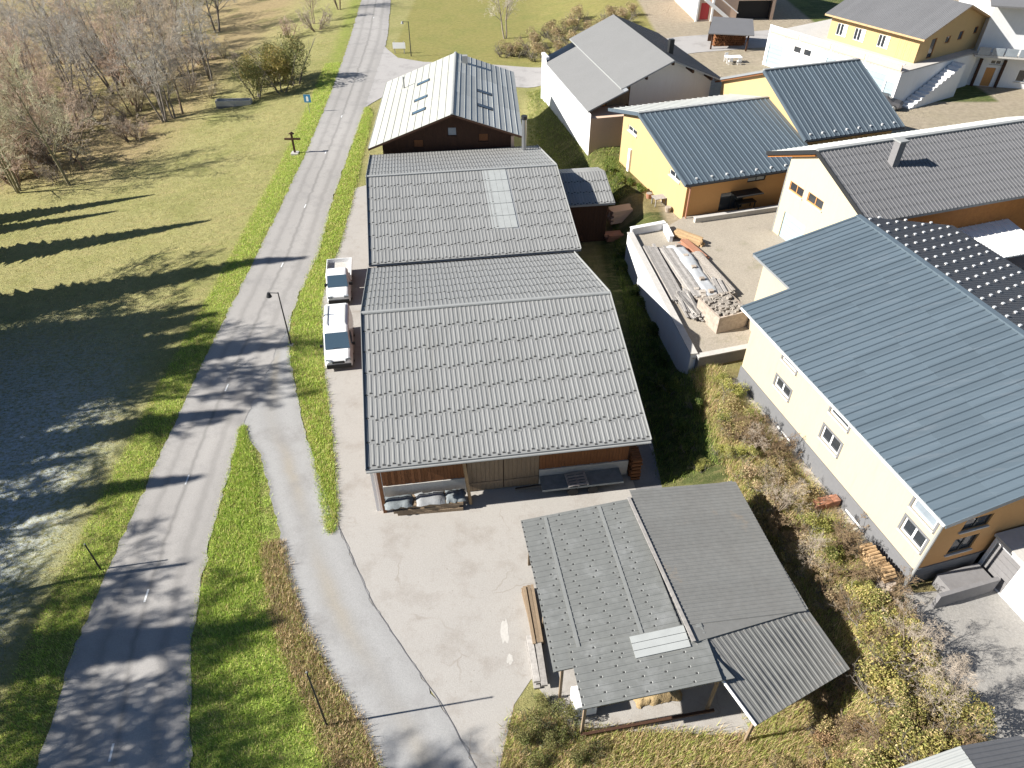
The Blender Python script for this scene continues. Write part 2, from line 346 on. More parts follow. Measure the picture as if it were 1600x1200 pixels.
# ------------------------------------------------------------------ roads, lane, yards
MT['asphalt'] = material('asphalt', (1, 1, 1), .9, attr='tint', streak=((.22, .212, .205), .45, .5, .8), var=.09, bscale=26, bump=.25, speck=((.22, .215, .21), 9, .68, .82))
def crack_material(name, c, c2, sc, crack, stain):
    m = material(name, c, .92, c2, .22, .9, var=.07, bscale=22, bump=.25, streak=(stain, .55, .5, .82), speck=((c[0] * .7, c[1] * .68, c[2] * .66), 6, .68, .8))
    n = m.node_tree; L = n.links; b = n.nodes['Principled BSDF']; src = b.inputs['Base Color'].links[0].from_socket
    geo = n.nodes.new('ShaderNodeNewGeometry'); ns = n.nodes.new('ShaderNodeTexNoise'); ns.inputs['Scale'].default_value = .8; L.new(geo.outputs['Position'], ns.inputs['Vector'])
    add = n.nodes.new('ShaderNodeVectorMath'); add.operation = 'MULTIPLY_ADD'; add.inputs[1].default_value = (2.2, 2.2, 0); L.new(ns.outputs['Color'], add.inputs[0]); L.new(geo.outputs['Position'], add.inputs[2])
    vo = n.nodes.new('ShaderNodeTexVoronoi'); vo.feature = 'DISTANCE_TO_EDGE'; vo.inputs['Scale'].default_value = sc; L.new(add.outputs[0], vo.inputs['Vector'])
    mr = n.nodes.new('ShaderNodeMapRange'); mr.inputs[1].default_value = .0; mr.inputs[2].default_value = .012; mr.inputs[3].default_value = .45; mr.inputs[4].default_value = 0; L.new(vo.outputs['Distance'], mr.inputs[0])
    n2 = n.nodes.new('ShaderNodeTexNoise'); n2.inputs['Scale'].default_value = .3; L.new(geo.outputs['Position'], n2.inputs['Vector'])
    gate = n.nodes.new('ShaderNodeMapRange'); gate.inputs[1].default_value = .5; gate.inputs[2].default_value = .6; L.new(n2.outputs['Fac'], gate.inputs[0])
    mu = n.nodes.new('ShaderNodeMath'); mu.operation = 'MULTIPLY'; L.new(mr.outputs[0], mu.inputs[0]); L.new(gate.outputs[0], mu.inputs[1])
    mx = n.nodes.new('ShaderNodeMix'); mx.data_type = 'RGBA'; L.new(mu.outputs[0], mx.inputs[0]); L.new(src, mx.inputs[6]); mx.inputs[7].default_value = (*crack, 1)
    L.new(mx.outputs[2], b.inputs['Base Color']); return m
MT['yard'] = crack_material('yard', (.37, .35, .325), (.32, .304, .284), .22, (.2, .165, .13), (.25, .222, .195))

def ribbon(name, ys, fl, fr_, off, tintf, kind='structure', cols=24, conform=True):
    ys = np.asarray(ys, float); jr = np.random.default_rng(len(ys)); a = fl(ys) + jr.normal(0, .06, len(ys)); b = fr_(ys) + jr.normal(0, .06, len(ys)); t = np.linspace(0, 1, cols + 1)
    X = a[:, None] + (b - a)[:, None] * t[None]; Y = np.repeat(ys[:, None], cols + 1, 1)
    Z = (hgt(X, Y) if conform else 0 * X) + off
    n = cols + 1; i = np.arange(len(ys) - 1)[:, None] * n + np.arange(cols)[None]
    F = np.stack([i, i + 1, i + n + 1, i + n], -1).reshape(-1, 4)
    C = tintf(np.repeat(t[None], len(ys), 0), X, Y)
    me = np_mesh(name, np.stack([X, Y, Z], -1).reshape(-1, 3), F, MT['asphalt'], True, C.reshape(-1, 3))
    return tag(link(name, me), kind=kind)
def bumpf(t, c, w_): return np.exp(-((t - c) / w_) ** 2)
def road_tint(t, X, Y):
    v = .30 + 0 * t; v = v - .09 * bumpf(t, .5, .018) - .06 * bumpf(t, .24, .04) - .06 * bumpf(t, .77, .04) + .02 * bumpf(t, .62, .06) - .035 * bumpf(t, .0, .04) - .02 * bumpf(t, .93, .05)
    v = v + .02 * np.sin(Y * .21) * np.sin(Y * .057)
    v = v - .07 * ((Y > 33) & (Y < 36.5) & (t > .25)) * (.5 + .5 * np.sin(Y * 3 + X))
    return np.stack([v * 1.03, v * .985, v * .94], -1)
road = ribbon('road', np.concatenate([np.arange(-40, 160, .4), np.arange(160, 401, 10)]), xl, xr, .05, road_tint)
def lane_tint(t, X, Y):
    v = .28 + .03 * bumpf(t, .78, .14) + .03 * bumpf(t, .2, .14) - .05 * bumpf(t, .03, .05)
    k = bumpf(t, .5, .12) * (.6 + .4 * np.sin(Y * .7)); c = np.stack([v * 1.0, v * .99, v * .975], -1)
    return c + k[..., None] * np.array([.012, -.008, -.04])
ribbon('lane', np.arange(-30, 46.1, .35), ll, lr, .036, lane_tint)
SR_N = ([-24, -19, -17, -13, -5, 4, 12, 25, 45, 80], [128, 116, 112, 110.0, 109.2, 107, 108, 114, 119, 126])
SR_S = ([-24, -19, -17.5, -14.5, -8, 2.5, 12, 26, 46, 80], [88, 90, 94, 99, 100.3, 98.5, 100, 106, 111, 118])
xs = np.concatenate([np.arange(-21, 46, 1.0)]); t = np.linspace(0, 1, 13)
A = np.interp(xs, *SR_S); B = np.interp(xs, *SR_N); X = np.repeat(xs[:, None], 13, 1); Y = A[:, None] + (B - A)[:, None] * t[None]
i = np.arange(len(xs) - 1)[:, None] * 13 + np.arange(12)[None]; F = np.stack([i, i + 13, i + 14, i + 1], -1).reshape(-1, 4)
C = np.zeros(X.shape + (3,)); C[:] = (.35, .335, .325)
tag(link('side_road', np_mesh('side_road', np.stack([X, Y, hgt(X, Y) + .042], -1).reshape(-1, 3), F, MT['asphalt'], True, C.reshape(-1, 3))), kind='structure')

yard_poly = [(float(vr(y)), y) for y in np.arange(26, 68.1, 3)] + [(-13, 70), (3, 70), (6, 62), (4.6, 56), (6.0, 47), (7.6, 34.2), (9.4, 33.4), (9.7, 28.6), (11.4, 26), (11.8, 22), (10.5, 13.6),
             (2.6, 13.9), (.9, 16.2), (.1, 15), (-.5, 12.4), (-.45, 10.6)] + [(float(lr(y)) - .05, y) for y in (10.6, 12.4, 15, 17.2, 20.3, 23.5, 25)]
tag(MB().poly([(x, y, .016) for x, y in yard_poly]).build('yard', MT['yard']), kind='structure')
mj = MB()                                   # tarred joint between lane and yard
for y0, y1 in zip(np.arange(10, 25.5, .5), np.arange(10.5, 26, .5)):
    a0, a1 = float(lr(y0)) + .02 * math.sin(y0 * 5), float(lr(y1)) + .02 * math.sin(y1 * 5)
    mj.poly([(a0 - .02, y0, .044), (a0 + .02, y0, .044), (a1 + .02, y1, .044), (a1 - .02, y1, .044)])
lane_o = bpy.data.objects['lane']; mj.build('tar_joint', MT['concrete_dark'], lane_o)
dash = MB().poly([(-.05, -.38, 0), (.05, -.38, 0), (.05, .38, 0), (-.05, .38, 0)]).mesh('road_dash', MT['marking'])
for x, y, a in ((-17.25, 12.9, 10), (-18.75, 20.6, 6), (-19.4, 28.5, 3), (-19.6, 36.9, 1), (-19.75, 53, 0), (-20.2, 64, 1), (-20.8, 77, 2), (-21.0, 88, 3), (-24.0, 135, 5)):
    o = link('road_dash', dash, road); o.location = (x, y, hz(x, y) + .056); o.rotation_euler = (0, 0, R(a))
def patch(name, pts, z, mat, parent=None): return MB().poly([(x, y, z) for x, y in pts]).build(name, mat, parent)
pr_ = random.Random(3)
for (cx_, cy_, rx_, ry_) in ((-.35, 18.6, .22, .75), (-.1, 17.2, .16, .3)):
    patch('paint_spill', [(cx_ + rx_ * math.cos(k * .393) * pr_.uniform(.5, 1.3), cy_ + ry_ * math.sin(k * .393) * pr_.uniform(.6, 1.2)) for k in range(16)], .021, MT['concrete'], bpy.data.objects['yard'])
MT['gravel'] = material('gravel', (.36, .32, .26), .95, (.28, .25, .21), .4, .9, var=.18, bscale=18, bump=.5, streak=((.20, .19, .12), .4, .6, .8))
MT['tar_path'] = material('tar_path', (.20, .195, .19), .95, (.30, .285, .26), .6, .9, var=.15, bscale=20, bump=.3)
tag(patch('gravel_yard', [(9.75, 53.2), (11.95, 36.7), (16.8, 38.2), (18, 41), (24, 43), (30, 45), (60, 54), (60, 64), (24, 59), (15, 56.6), (13.0, 54.6)], 2.72, MT['gravel']), kind='structure')
tag(patch('path', [(18.6, 19.4), (19.0, 15.5), (19.6, 11.8), (20.2, 5), (34, 5), (34, 19), (24, 19.9)], 2.03, MT['tar_path']), kind='structure')
MT['pale_gravel'] = material('pale_gravel', (.46, .42, .37), .95, (.36, .31, .25), .8, .9, var=.2, bscale=14, bump=.5, streak=((.24, .22, .13), .5, .55, .75))
tag(patch('gravel_strip', [(13.7, 35.3), (14.8, 35.6), (19.4, 19.4), (18.2, 19.4)], 2.05, MT['pale_gravel']), kind='structure')

# ------------------------------------------------------------------ building kit
OFF = Vector((0, 0, 0))
def start(name, label, cat, rot, u0, v0, zb, group=None):
    """root Empty of a building; everything after it is given in the building's frame (u along the front, v to the back, z)"""
    global OFF
    OFF = Vector((u0, v0, zb)); c, s = math.cos(R(rot)), math.sin(R(rot))
    return thing(name, label, cat, (u0 * c - v0 * s, u0 * s + v0 * c, zb), rot, group)
def put(mb, name, mat, parent, **k):
    mb.v = [(x - OFF.x, y - OFF.y, z - OFF.z) for x, y, z in mb.v]; return mb.build(name, mat, parent, **k)

def wall(mb, a, b, z0, z1, holes=(), n=(0, -1), depth=.16, top=None, m=0):
    """wall sheet from a to b (u,v) with rectangular holes (s0,s1,za,zb) and reveals; top = roof line (s,z) over the wall, else z1"""
    a = Vector((*a, 0)); b = Vector((*b, 0)); L_ = (b - a).length; e = (b - a) / L_; nn = Vector((*n, 0)).normalized()
    tl_ = sorted(top) if top else [(0, z1), (L_, z1)]; tf = lambda s: float(np.interp(s, [q[0] for q in tl_], [q[1] for q in tl_]))
    xs_ = sorted({0, L_, *[h[0] for h in holes], *[h[1] for h in holes], *[q[0] for q in tl_ if 0 < q[0] < L_]})
    P_ = lambda s, z, d=0: a + e * s - nn * d + Vector((0, 0, z))
    for i in range(len(xs_) - 1):
        s0, s1 = xs_[i], xs_[i + 1]
        if s1 - s0 < 1e-6: continue
        cx = (s0 + s1) / 2; hs = sorted([h for h in holes if h[0] < cx < h[1]], key=lambda h: h[2]); z = z0
        for h in hs: mb.poly([P_(s0, z), P_(s1, z), P_(s1, h[2]), P_(s0, h[2])], m); z = h[3]
        mb.poly([P_(s0, z), P_(s1, z), P_(s1, tf(s1)), P_(s0, tf(s0))], m)
    for h in holes:
        c = [(h[0], h[2]), (h[1], h[2]), (h[1], h[3]), (h[0], h[3])]
        for k in range(4):
            p, q = c[k], c[(k + 1) % 4]; mb.poly([P_(*p), P_(*q), P_(*q, depth), P_(*p, depth)], m)
    return mb

def window(root, a, b, n, h, fm, gm, panes=2, depth=.1, sill=None, name='window', fw=.07, label=None):
    """frame set in the reveal of hole h of wall a-b, with one pane object per light"""
    a = Vector((*a, 0)); b = Vector((*b, 0)); e = (b - a).normalized(); nn = Vector((*n, 0)).normalized()
    P_ = lambda s, z, d: a + e * s - nn * d + Vector((0, 0, z))
    def slab(mb, s0, s1, z0, z1, d0, d1):
        mb.hexa([P_(s0, z0, d0), P_(s1, z0, d0), P_(s1, z0, d1), P_(s0, z0, d1), P_(s0, z1, d0), P_(s1, z1, d0), P_(s1, z1, d1), P_(s0, z1, d1)])
    s0, s1, z0, z1 = h; mb = MB(); d0, d1 = depth - .04, depth + .02
    slab(mb, s0, s1, z0, z0 + fw, d0, d1); slab(mb, s0, s1, z1 - fw, z1, d0, d1)
    slab(mb, s0, s0 + fw, z0 + fw, z1 - fw, d0, d1); slab(mb, s1 - fw, s1, z0 + fw, z1 - fw, d0, d1)
    ww = (s1 - s0 - 2 * fw); step = ww / panes
    for k in range(1, panes): c = s0 + fw + step * k; slab(mb, c - fw * .6, c + fw * .6, z0 + fw, z1 - fw, d0, d1)
    o = put(mb, name, fm, root, label=label)
    for k in range(panes):
        g = MB(); c = s0 + fw + step * k; slab(g, c + (fw * .6 if k else 0), c + step - (fw * .6 if k < panes - 1 else 0), z0 + fw, z1 - fw, depth - .01, depth + .01)
        q = put(g, 'pane', gm, o)
    if sill:
        g = MB(); slab(g, s0 - .08, s1 + .08, z0 - .09, z0 - .003, -.09, depth); put(g, 'sill', sill, o)
    return o
def surround(root, a, b, n, h, mat, wd=.13):
    a = Vector((*a, 0)); b = Vector((*b, 0)); e = (b - a).normalized(); nn = Vector((*n, 0)).normalized(); mb = MB()
    P_ = lambda s, z, d: a + e * s + nn * d + Vector((0, 0, z)); s0, s1, z0, z1 = h
    for (x0, x1, y0, y1) in ((s0 - wd, s1 + wd, z1, z1 + wd), (s0 - wd, s1 + wd, z0 - wd, z0), (s0 - wd, s0, z0, z1), (s1, s1 + wd, z0, z1)):
        mb.hexa([P_(x0, y0, -.01), P_(x1, y0, -.01), P_(x1, y0, .025), P_(x0, y0, .025), P_(x0, y1, -.01), P_(x1, y1, -.01), P_(x1, y1, .025), P_(x0, y1, .025)])
    return put(mb, 'window_surround', mat, root)
def panel_door(root, a, b, n, h, mat, ribs=5, depth=.12, name='door', horizontal=True):
    a = Vector((*a, 0)); b = Vector((*b, 0)); e = (b - a).normalized(); nn = Vector((*n, 0)).normalized(); mb = MB(); s0, s1, z0, z1 = h
    P_ = lambda s, z, d: a + e * s - nn * d + Vector((0, 0, z))
    for k in range(ribs):
        if horizontal: x0, x1 = s0, s1; y0 = z0 + (z1 - z0) * k / ribs; y1 = z0 + (z1 - z0) * (k + 1) / ribs - .025
        else: y0, y1 = z0, z1; x0 = s0 + (s1 - s0) * k / ribs; x1 = s0 + (s1 - s0) * (k + 1) / ribs - .02
        mb.hexa([P_(x0, y0, depth - .03), P_(x1, y0, depth - .03), P_(x1, y0, depth + .02), P_(x0, y0, depth + .02), P_(x0, y1, depth - .03), P_(x1, y1, depth - .03), P_(x1, y1, depth + .02), P_(x0, y1, depth + .02)])
    mb.poly([P_(s0, z0, depth), P_(s1, z0, depth), P_(s1, z1, depth), P_(s0, z1, depth)])
    return put(mb, name, mat, root)

def sheet_profile(kind, wd):
    if kind == 'rib': return [(0, .0), (.004, .05), (.06, .05), (.085, .0), (wd * .6, .006), (wd, 0)]
    if kind == 'rib2': return [q for k in (0, wd / 2) for q in ((k, .0), (k + .03, .03), (k + .11, .03), (k + .14, .0), (k + wd / 2 - .004, .0))]
    if kind == 'wide': return [(0, .0), (.015, .065), (.10, .065), (.14, .0), (wd, 0)]
    if kind == 'low': return [(0, .0), (.02, .02), (.06, .02), (.09, .0), (wd, 0)]
    if kind == 'seam': return [(0, 0), (.004, .045), (.03, .045), (.034, 0), (wd, 0)]
    if kind == 'trap':
        k = max(1, round(wd / .25)); p = []; st = wd / k
        for i in range(k): p += [(i * st, .0), (i * st + .04, .035), (i * st + .10, .035), (i * st + .14, 0)]
        return p + [(wd, 0)]
    if kind == 'trap_small':
        k = max(1, round(wd / .2)); p = []; st = wd / k
        for i in range(k): p += [(i * st, .0), (i * st + .03, .025), (i * st + .08, .025), (i * st + .11, 0)]
        return p + [(wd, 0)]
    return [(0, 0), (wd, 0)]
def sheet_mb(kind, wd, ln, lip=.014, hook=False):
    if kind in ('dash', 'dash_small'):          # flat pan with raised ribs that stop short of the lower edge
        mb = MB(); mb.poly([(0, 0, lip), (wd, 0, lip), (wd, ln, .002), (0, ln, .002)]); mb.poly([(0, 0, -.01), (wd, 0, -.01), (wd, 0, lip), (0, 0, lip)])
        nb, rw, rh = (2, .06, .024) if kind == 'dash' else (1, .05, .022)
        for k in range(nb):
            c = wd * (k + .5) / nb; y0 = ln * (.11 + .07 * (k % 2)); zz = lambda y: lip + (.002 - lip) * y / ln
            b = [(c - rw, y0, zz(y0)), (c + rw, y0, zz(y0)), (c + rw, ln, .002), (c - rw, ln, .002)]; t = [(c - rw * .6, y0 + .03, zz(y0) + rh), (c + rw * .6, y0 + .03, zz(y0) + rh), (c + rw * .6, ln, rh), (c - rw * .6, ln, rh)]
            for q in ((b[0], b[1], t[1], t[0]), (b[1], b[2], t[2], t[1]), (b[3], b[0], t[0], t[3]), (t[0], t[1], t[2], t[3])): mb.poly(q)
            if hook: mb.box(c - rw * (1.1 if nb == 2 else .7), c + rw * (1.1 if nb == 2 else .7), y0 - .09, y0 - .02, .0, .045 if nb == 2 else .032, 1)
        return mb
    mb = MB(); pr = sheet_profile(kind, wd); n = len(pr)
    mb.v += [(x, 0, z + lip) for x, z in pr] + [(x, ln, z + .002) for x, z in pr]
    for i in range(n - 1): mb.f.append((i, i + 1, n + i + 1, n + i)); mb.m.append(0)
    k = len(mb.v); mb.v += [(x, 0, -.01) for x, z in pr]
    for i in range(n - 1): mb.f.append((k + i, k + i + 1, i + 1, i)); mb.m.append(0)
    if hook:
        mb.box(wd * .31, wd * .45, .06, .12, .0, .04, 1)
        if kind == 'rib2': mb.box(wd * .81, wd * .95, .10, .15, .0, .04, 1)
    return mb
def basis(o_, x, y): 
    z = x.cross(y); return Matrix(((x.x, y.x, z.x, o_.x), (x.y, y.y, z.y, o_.y), (x.z, y.z, z.z, o_.z), (0, 0, 0, 1)))
def sheets(roof, e0, e1, top, wd, ln, kind='rib', mat=None, single=True, hook=False, stag=0, name='roof_sheet', gap=.0, seed=0, lift=.012, skip=None):
    """cover the slope with eave e0->e1 and upper edge through top (point above e0) with sheets"""
    e0, e1, top = Vector(e0), Vector(e1), Vector(top); L_ = (e1 - e0).length; x = (e1 - e0) / L_; up = top - e0; up = up - x * up.dot(x); S_ = up.length; y = up / S_
    nc = max(1, round(L_ / wd)); nr = max(1, round(S_ / ln)); wd = L_ / nc; ln = S_ / nr; z = x.cross(y)
    if single:
        mat = [mat, MT['hook']] if hook else mat
        me = sheet_mb(kind, wd - gap, ln, hook=hook).mesh(name, mat)
        if stag:
            meA = sheet_mb(kind, wd - gap, ln - stag, hook=hook).mesh(name, mat); meB = sheet_mb(kind, wd - gap, ln + stag, hook=hook).mesh(name, mat)
    else: J = MB(); mat = [mat, MT['hook']] if hook else mat
    for c in range(nc):
        for r in range(nr):
            y0 = ln * r; mm = me if single else None
            if stag and c % 2:
                if r > 0: y0 -= stag
                if single: mm = me if 0 < r < nr - 1 else (meA if r == 0 else meB)
                if nr == 1: y0 = 0; mm = me if single else None
            if skip and skip(c / nc, r / nr): continue
            o_ = e0 + x * (wd * c) + y * y0 + z * lift - OFF
            if single:
                o = link(name, mm, roof); o.matrix_basis = basis(o_, x, y)
            else:
                l_ = ln + (0 if not stag or c % 2 == 0 or 0 < r < nr - 1 else (-stag if r == 0 else stag))
                s = sheet_mb(kind, wd - gap, l_, hook=hook); M_ = basis(o_, x, y); k = len(J.v)
                J.v += [tuple(M_ @ Vector(v)) for v in s.v]; J.f += [tuple(k + i for i in f) for f in s.f]; J.m += s.m
    if not single: return J.build(name + 's', mat, roof, kind='stuff')

def gable_roof(root, prof, l0, l1, axis, mat, th=.16, name='roof'):
    """deck: prof = [(c,z)...] across, from l0 to l1 along; axis 'u' = ridge along u"""
    mk = (lambda l, c, z: (l, c, z)) if axis == 'u' else (lambda l, c, z: (c, l, z))
    mb = MB()
    for (c0, z0), (c1, z1) in zip(prof[:-1], prof[1:]):
        mb.hexa([mk(l0, c0, z0 - th), mk(l1, c0, z0 - th), mk(l1, c1, z1 - th), mk(l0, c1, z1 - th), mk(l0, c0, z0), mk(l1, c0, z0), mk(l1, c1, z1), mk(l0, c1, z1)])
    return put(mb, name, mat, root)
def lerp(p, x): return float(np.interp(x, [q[0] for q in p], [q[1] for q in p]))
def shell(root, u0, u1, v0, v1, zb, prof, axis, mat, holes={}, drop=.16, name='wall', mats={}):
    """four wall parts under a gable profile; holes per side 'f','b','l','r'"""
    out = {}
    zf = lambda c: lerp(prof, c) - drop
    rid = max(prof, key=lambda q: q[1])
    def gtop(c0, c1, zbase, flip=False):        # gable points above zbase from c1 back to c0 (as distance s from start)
        pts = [(c1, zf(c1))] + ([(rid[0], rid[1] - drop)] if min(c0, c1) < rid[0] < max(c0, c1) else []) + [(c0, zf(c0))]
        return [(abs(c - c0), z) for c, z in pts]
    for side, a, b, n in (('f', (u0, v0), (u1, v0), (0, -1)), ('b', (u0, v1), (u1, v1), (0, 1)), ('l', (u0, v0), (u0, v1), (-1, 0)), ('r', (u1, v0), (u1, v1), (1, 0))):
        gable = (axis == 'u') == (side in 'lr'); mb = MB()
        if gable:
            c0, c1 = (v0, v1) if side in 'lr' else (u0, u1); zt = min(zf(c0), zf(c1)) - .02
            wall(mb, a, b, zb, zt, holes.get(side, ()), n, top=gtop(c0, c1, zt))
        else:
            c = {'f': v0, 'b': v1, 'l': u0, 'r': u1}[side]; wall(mb, a, b, zb, zf(c), holes.get(side, ()), n)
        out[side] = put(mb, name, mats.get(side, mat), root)
    return out
def planks(root, a, b, n, z0, z1, mat, wd=.2, name='plank_cladding', seed=1, d=.03):
    """board cladding of real boards on a wall; joined, the boards are only a few pixels wide"""
    rg = random.Random(seed); a = Vector((*a, 0)); b = Vector((*b, 0)); L_ = (b - a).length; e = (b - a) / L_; nn = Vector((*n, 0)); k = max(1, round(L_ / wd)); st = L_ / k; mb = MB()
    zz = z1 if callable(z1) else (lambda s: z1)
    for i in range(k):
        s0, s1 = i * st, (i + 1) * st - .012; dd = d + rg.uniform(-.008, .012); za = z0 + rg.uniform(0, .05)
        P_ = lambda s, z, q: a + e * s + nn * q + Vector((0, 0, z))
        mb.hexa([P_(s0, za, .002), P_(s1, za, .002), P_(s1, za, dd), P_(s0, za, dd), P_(s0, zz(s0), .002), P_(s1, zz(s1), .002), P_(s1, zz(s1), dd), P_(s0, zz(s0), dd)])
    return put(mb, name, mat, root, kind='stuff')

# ------------------------------------------------------------------ front barn
BR = 8.3
bu, bv = -7.74 * math.cos(R(BR)) + 25.63 * math.sin(R(BR)), 7.74 * math.sin(R(BR)) + 25.63 * math.cos(R(BR))   # barn corner in its own frame
def bw(u, v): c, s = math.cos(R(BR)), math.sin(R(BR)); return ((bu + u) * c - (bv + v) * s, (bu + u) * s + (bv + v) * c)
U, Vv = bu, bv
barn = start('barn', 'large barn with grey ribbed metal gable roof facing the open yard', 'barn', BR, U + 7.7, Vv + 10, 0)
PA = [(Vv, 4.0), (Vv + 10.25, 7.0), (Vv + 20.3, 4.15)]
rf = gable_roof(barn, PA, U, U + 15.6, 'u', MT['roof_deck'])
sheets(rf, (U, PA[0][0], PA[0][1]), (U + 15.6, PA[0][0], PA[0][1]), (U, PA[1][0], PA[1][1]), .54, 1.52, 'dash', MT['roof_grey'], hook=True, stag=.16)
sheets(rf, (U + 15.6, PA[2][0], PA[2][1]), (U, PA[2][0], PA[2][1]), (U + 15.6, PA[1][0], PA[1][1]), .54, 1.52, 'dash', MT['roof_grey'], single=False, hook=True, stag=.16)
put(MB().hexa([(U - .02, PA[1][0] - .14, 7.03), (U + 15.62, PA[1][0] - .14, 7.03), (U + 15.62, PA[1][0] + .14, 7.03), (U - .02, PA[1][0] + .14, 7.03),
               (U - .02, PA[1][0] - .1, 7.11), (U + 15.62, PA[1][0] - .1, 7.11), (U + 15.62, PA[1][0] + .1, 7.11), (U - .02, PA[1][0] + .1, 7.11)]), 'ridge_cap', MT['zinc'], rf)
for uu in (U - .035, U + 15.605):            # verge flashings
    put(MB().bar((uu + .015, PA[0][0], 4.0), (uu + .015, PA[1][0], 7.0), .03, .3).bar((uu + .015, PA[1][0], 7.0), (uu + .015, PA[2][0], 4.15), .03, .3), 'verge_board', MT['zinc'], rf)
put(MB().tube((U, Vv - .07, 3.9), (U + 15.6, Vv - .07, 3.9), .07, n=8), 'gutter', MT['zinc'], rf)
wf = Vv + 1.25
shell(barn, U + .5, U + 15.0, wf, Vv + 20.2, -.2, PA, 'u', MT['wood_dark'], name='wall')
N = (0, -1)
planks(barn, (U + .55, wf - .01), (U + 5.4, wf - .01), N, 1.25, 3.95, MT['wood_brown'], .19, seed=1)
planks(barn, (U + 9.6, wf - .01), (U + 14.9, wf - .01), N, 1.25, 3.95, MT['wood_brown'], .19, seed=2)
put(MB().box(U + .52, U + 5.4, wf - .09, wf, -.1, 1.24), 'base_wall', MT['concrete'], barn)
put(MB().box(U + 9.6, U + 14.95, wf - .09, wf, -.1, 1.24), 'base_wall', MT['concrete'], barn)
for k, (a0, a1) in enumerate(((5.42, 7.48), (7.52, 9.58))):        # two leaves of the sliding door
    d = planks(barn, (U + a0, wf - .02), (U + a1, wf - .02), N, .04, 3.75, MT['wood_grey'], .26, name='barn_door', seed=5 + k, d=.07)
    put(MB().box(U + a0 + .05, U + a1 - .05, wf - .13, wf - .095, .6, .78).box(U + a0 + .05, U + a1 - .05, wf - .13, wf - .095, 2.8, 2.98), 'door_rail', MT['wood_grey'], d)
put(MB().box(U + 5.3, U + 9.7, wf - .14, wf - .02, 3.76, 3.9), 'door_track', MT['dark_metal'], barn)
for q in (.55,): put(MB().box(U + q - .09, U + q + .09, Vv + .28, Vv + .46, 0, 3.75), 'post', MT['wood_brown'], barn)
put(MB().bar((U + 5.45, Vv + .25, 0), (U + 5.2, wf - .15, 3.2), .16, .16), 'brace', MT['wood_pale'], barn)
for q in np.arange(.3, 15.5, .9): put(MB().bar((U + q, Vv + .06, 3.83), (U + q, wf + .1, 4.18), .1, .16), 'rafter', MT['wood_brown'], barn)
for k in range(3): put(MB().box(U + .1 + k * .2, U + .26 + k * .2, Vv + .5 - .012 * k, Vv + .56 - .012 * k, .02, 3.6), 'cladding_sheet', MT['white_paint'], barn)
# paved apron along the barn's right side
tag(MB().poly([(*bw(15.2, -.2), .02), (*bw(17.3, -.2), .02), (*bw(17.0, 3.6), .02), (*bw(16.9, 12), .02), (*bw(15.2, 12), .02)]).build('side_path', MT['concrete_dark']), kind='structure')

# ------------------------------------------------------------------ rear barn with lean-to
rear = start('barn', 'long lower barn behind the front barn, with metal flue and pale roof strip', 'barn', BR, U + 8, Vv + 30, 0)
PB = [(Vv + 20.62, 4.22), (Vv + 31.0, 6.5), (Vv + 40.6, 4.4)]
rf = gable_roof(rear, PB, U + .05, U + 16.2, 'u', MT['roof_deck'])
skip = lambda c, r: .60 < c < .72 and r > .28
sheets(rf, (U + .05, *PB[0]), (U + 16.2, *PB[0]), (U + .05, *PB[1]), .54, 1.52, 'dash', MT['roof_grey'], hook=True, stag=.16, skip=skip)
sheets(rf, (U + 16.2, *PB[2]), (U + .05, *PB[2]), (U + 16.2, *PB[1]), .54, 1.52, 'dash', MT['roof_grey'], single=False, hook=True, stag=.16)
s0 = U + .05 + 16.15 * 18 / 30; z_ = lambda v: lerp(PB, v) + .02
for k in range(4):                           # translucent strip
    for r in range(5):
        a0, a1 = s0 + k * .505, s0 + k * .505 + .49; b0 = Vv + 20.62 + 10.38 * (2 + r) / 7; b1 = b0 + 1.46
        put(MB().hexa([(a0, b0, z_(b0)), (a1, b0, z_(b0)), (a1, b1, z_(b1)), (a0, b1, z_(b1)), (a0, b0, z_(b0) + .03), (a1, b0, z_(b0) + .03), (a1, b1, z_(b1) + .012), (a0, b1, z_(b1) + .012)]), 'rooflight_sheet', MT['clear_sheet'], rf)
put(MB().box(U, U + 16.25, PB[1][0] - .13, PB[1][0] + .13, 6.5, 6.6), 'ridge_cap', MT['zinc'], rf)
for uu in (U + .02, U + 16.2): put(MB().bar((uu + .015, PB[0][0], PB[0][1]), (uu + .015, PB[1][0], 6.5), .03, .3).bar((uu + .015, PB[1][0], 6.5), (uu + .015, PB[2][0], PB[2][1]), .03, .3), 'verge_board', MT['zinc'], rf)
shell(rear, U + .6, U + 15.6, Vv + 20.7, Vv + 40, -.2, PB, 'u', MT['wood_dark'], name='wall')
put(MB().box(U + .3, U + 16, Vv + 20.33, Vv + 20.6, 3.85, 3.95), 'valley_gutter', MT['dark_metal'], rear)
fl = put(MB().tube((U + 14.6, Vv + 38.6, 4.6), (U + 14.6, Vv + 38.6, 8.0), .22, n=12), 'flue', MT['steel'], rear, smooth=False)
put(MB().tube((U + 14.6, Vv + 38.6, 7.8), (U + 14.6, Vv + 38.6, 8.12), .29, n=12), 'flue_cap', MT['dark_metal'], fl)
PC = [(Vv + 28.5, 3.9), (Vv + 32.6, 5.0), (Vv + 35.0, 4.3)]
rl = gable_roof(rear, PC, U + 16.0, U + 21.0, 'u', MT['roof_deck'], name='lean_to_roof')
sheets(rl, (U + 16.3, *PC[0]), (U + 21.0, *PC[0]), (U + 16.3, *PC[1]), .54, 1.4, 'dash', MT['roof_grey'], hook=True)
sheets(rl, (U + 21.0, *PC[2]), (U + 16.3, *PC[2]), (U + 21.0, *PC[1]), .54, 1.3, 'dash', MT['roof_grey'], single=False)
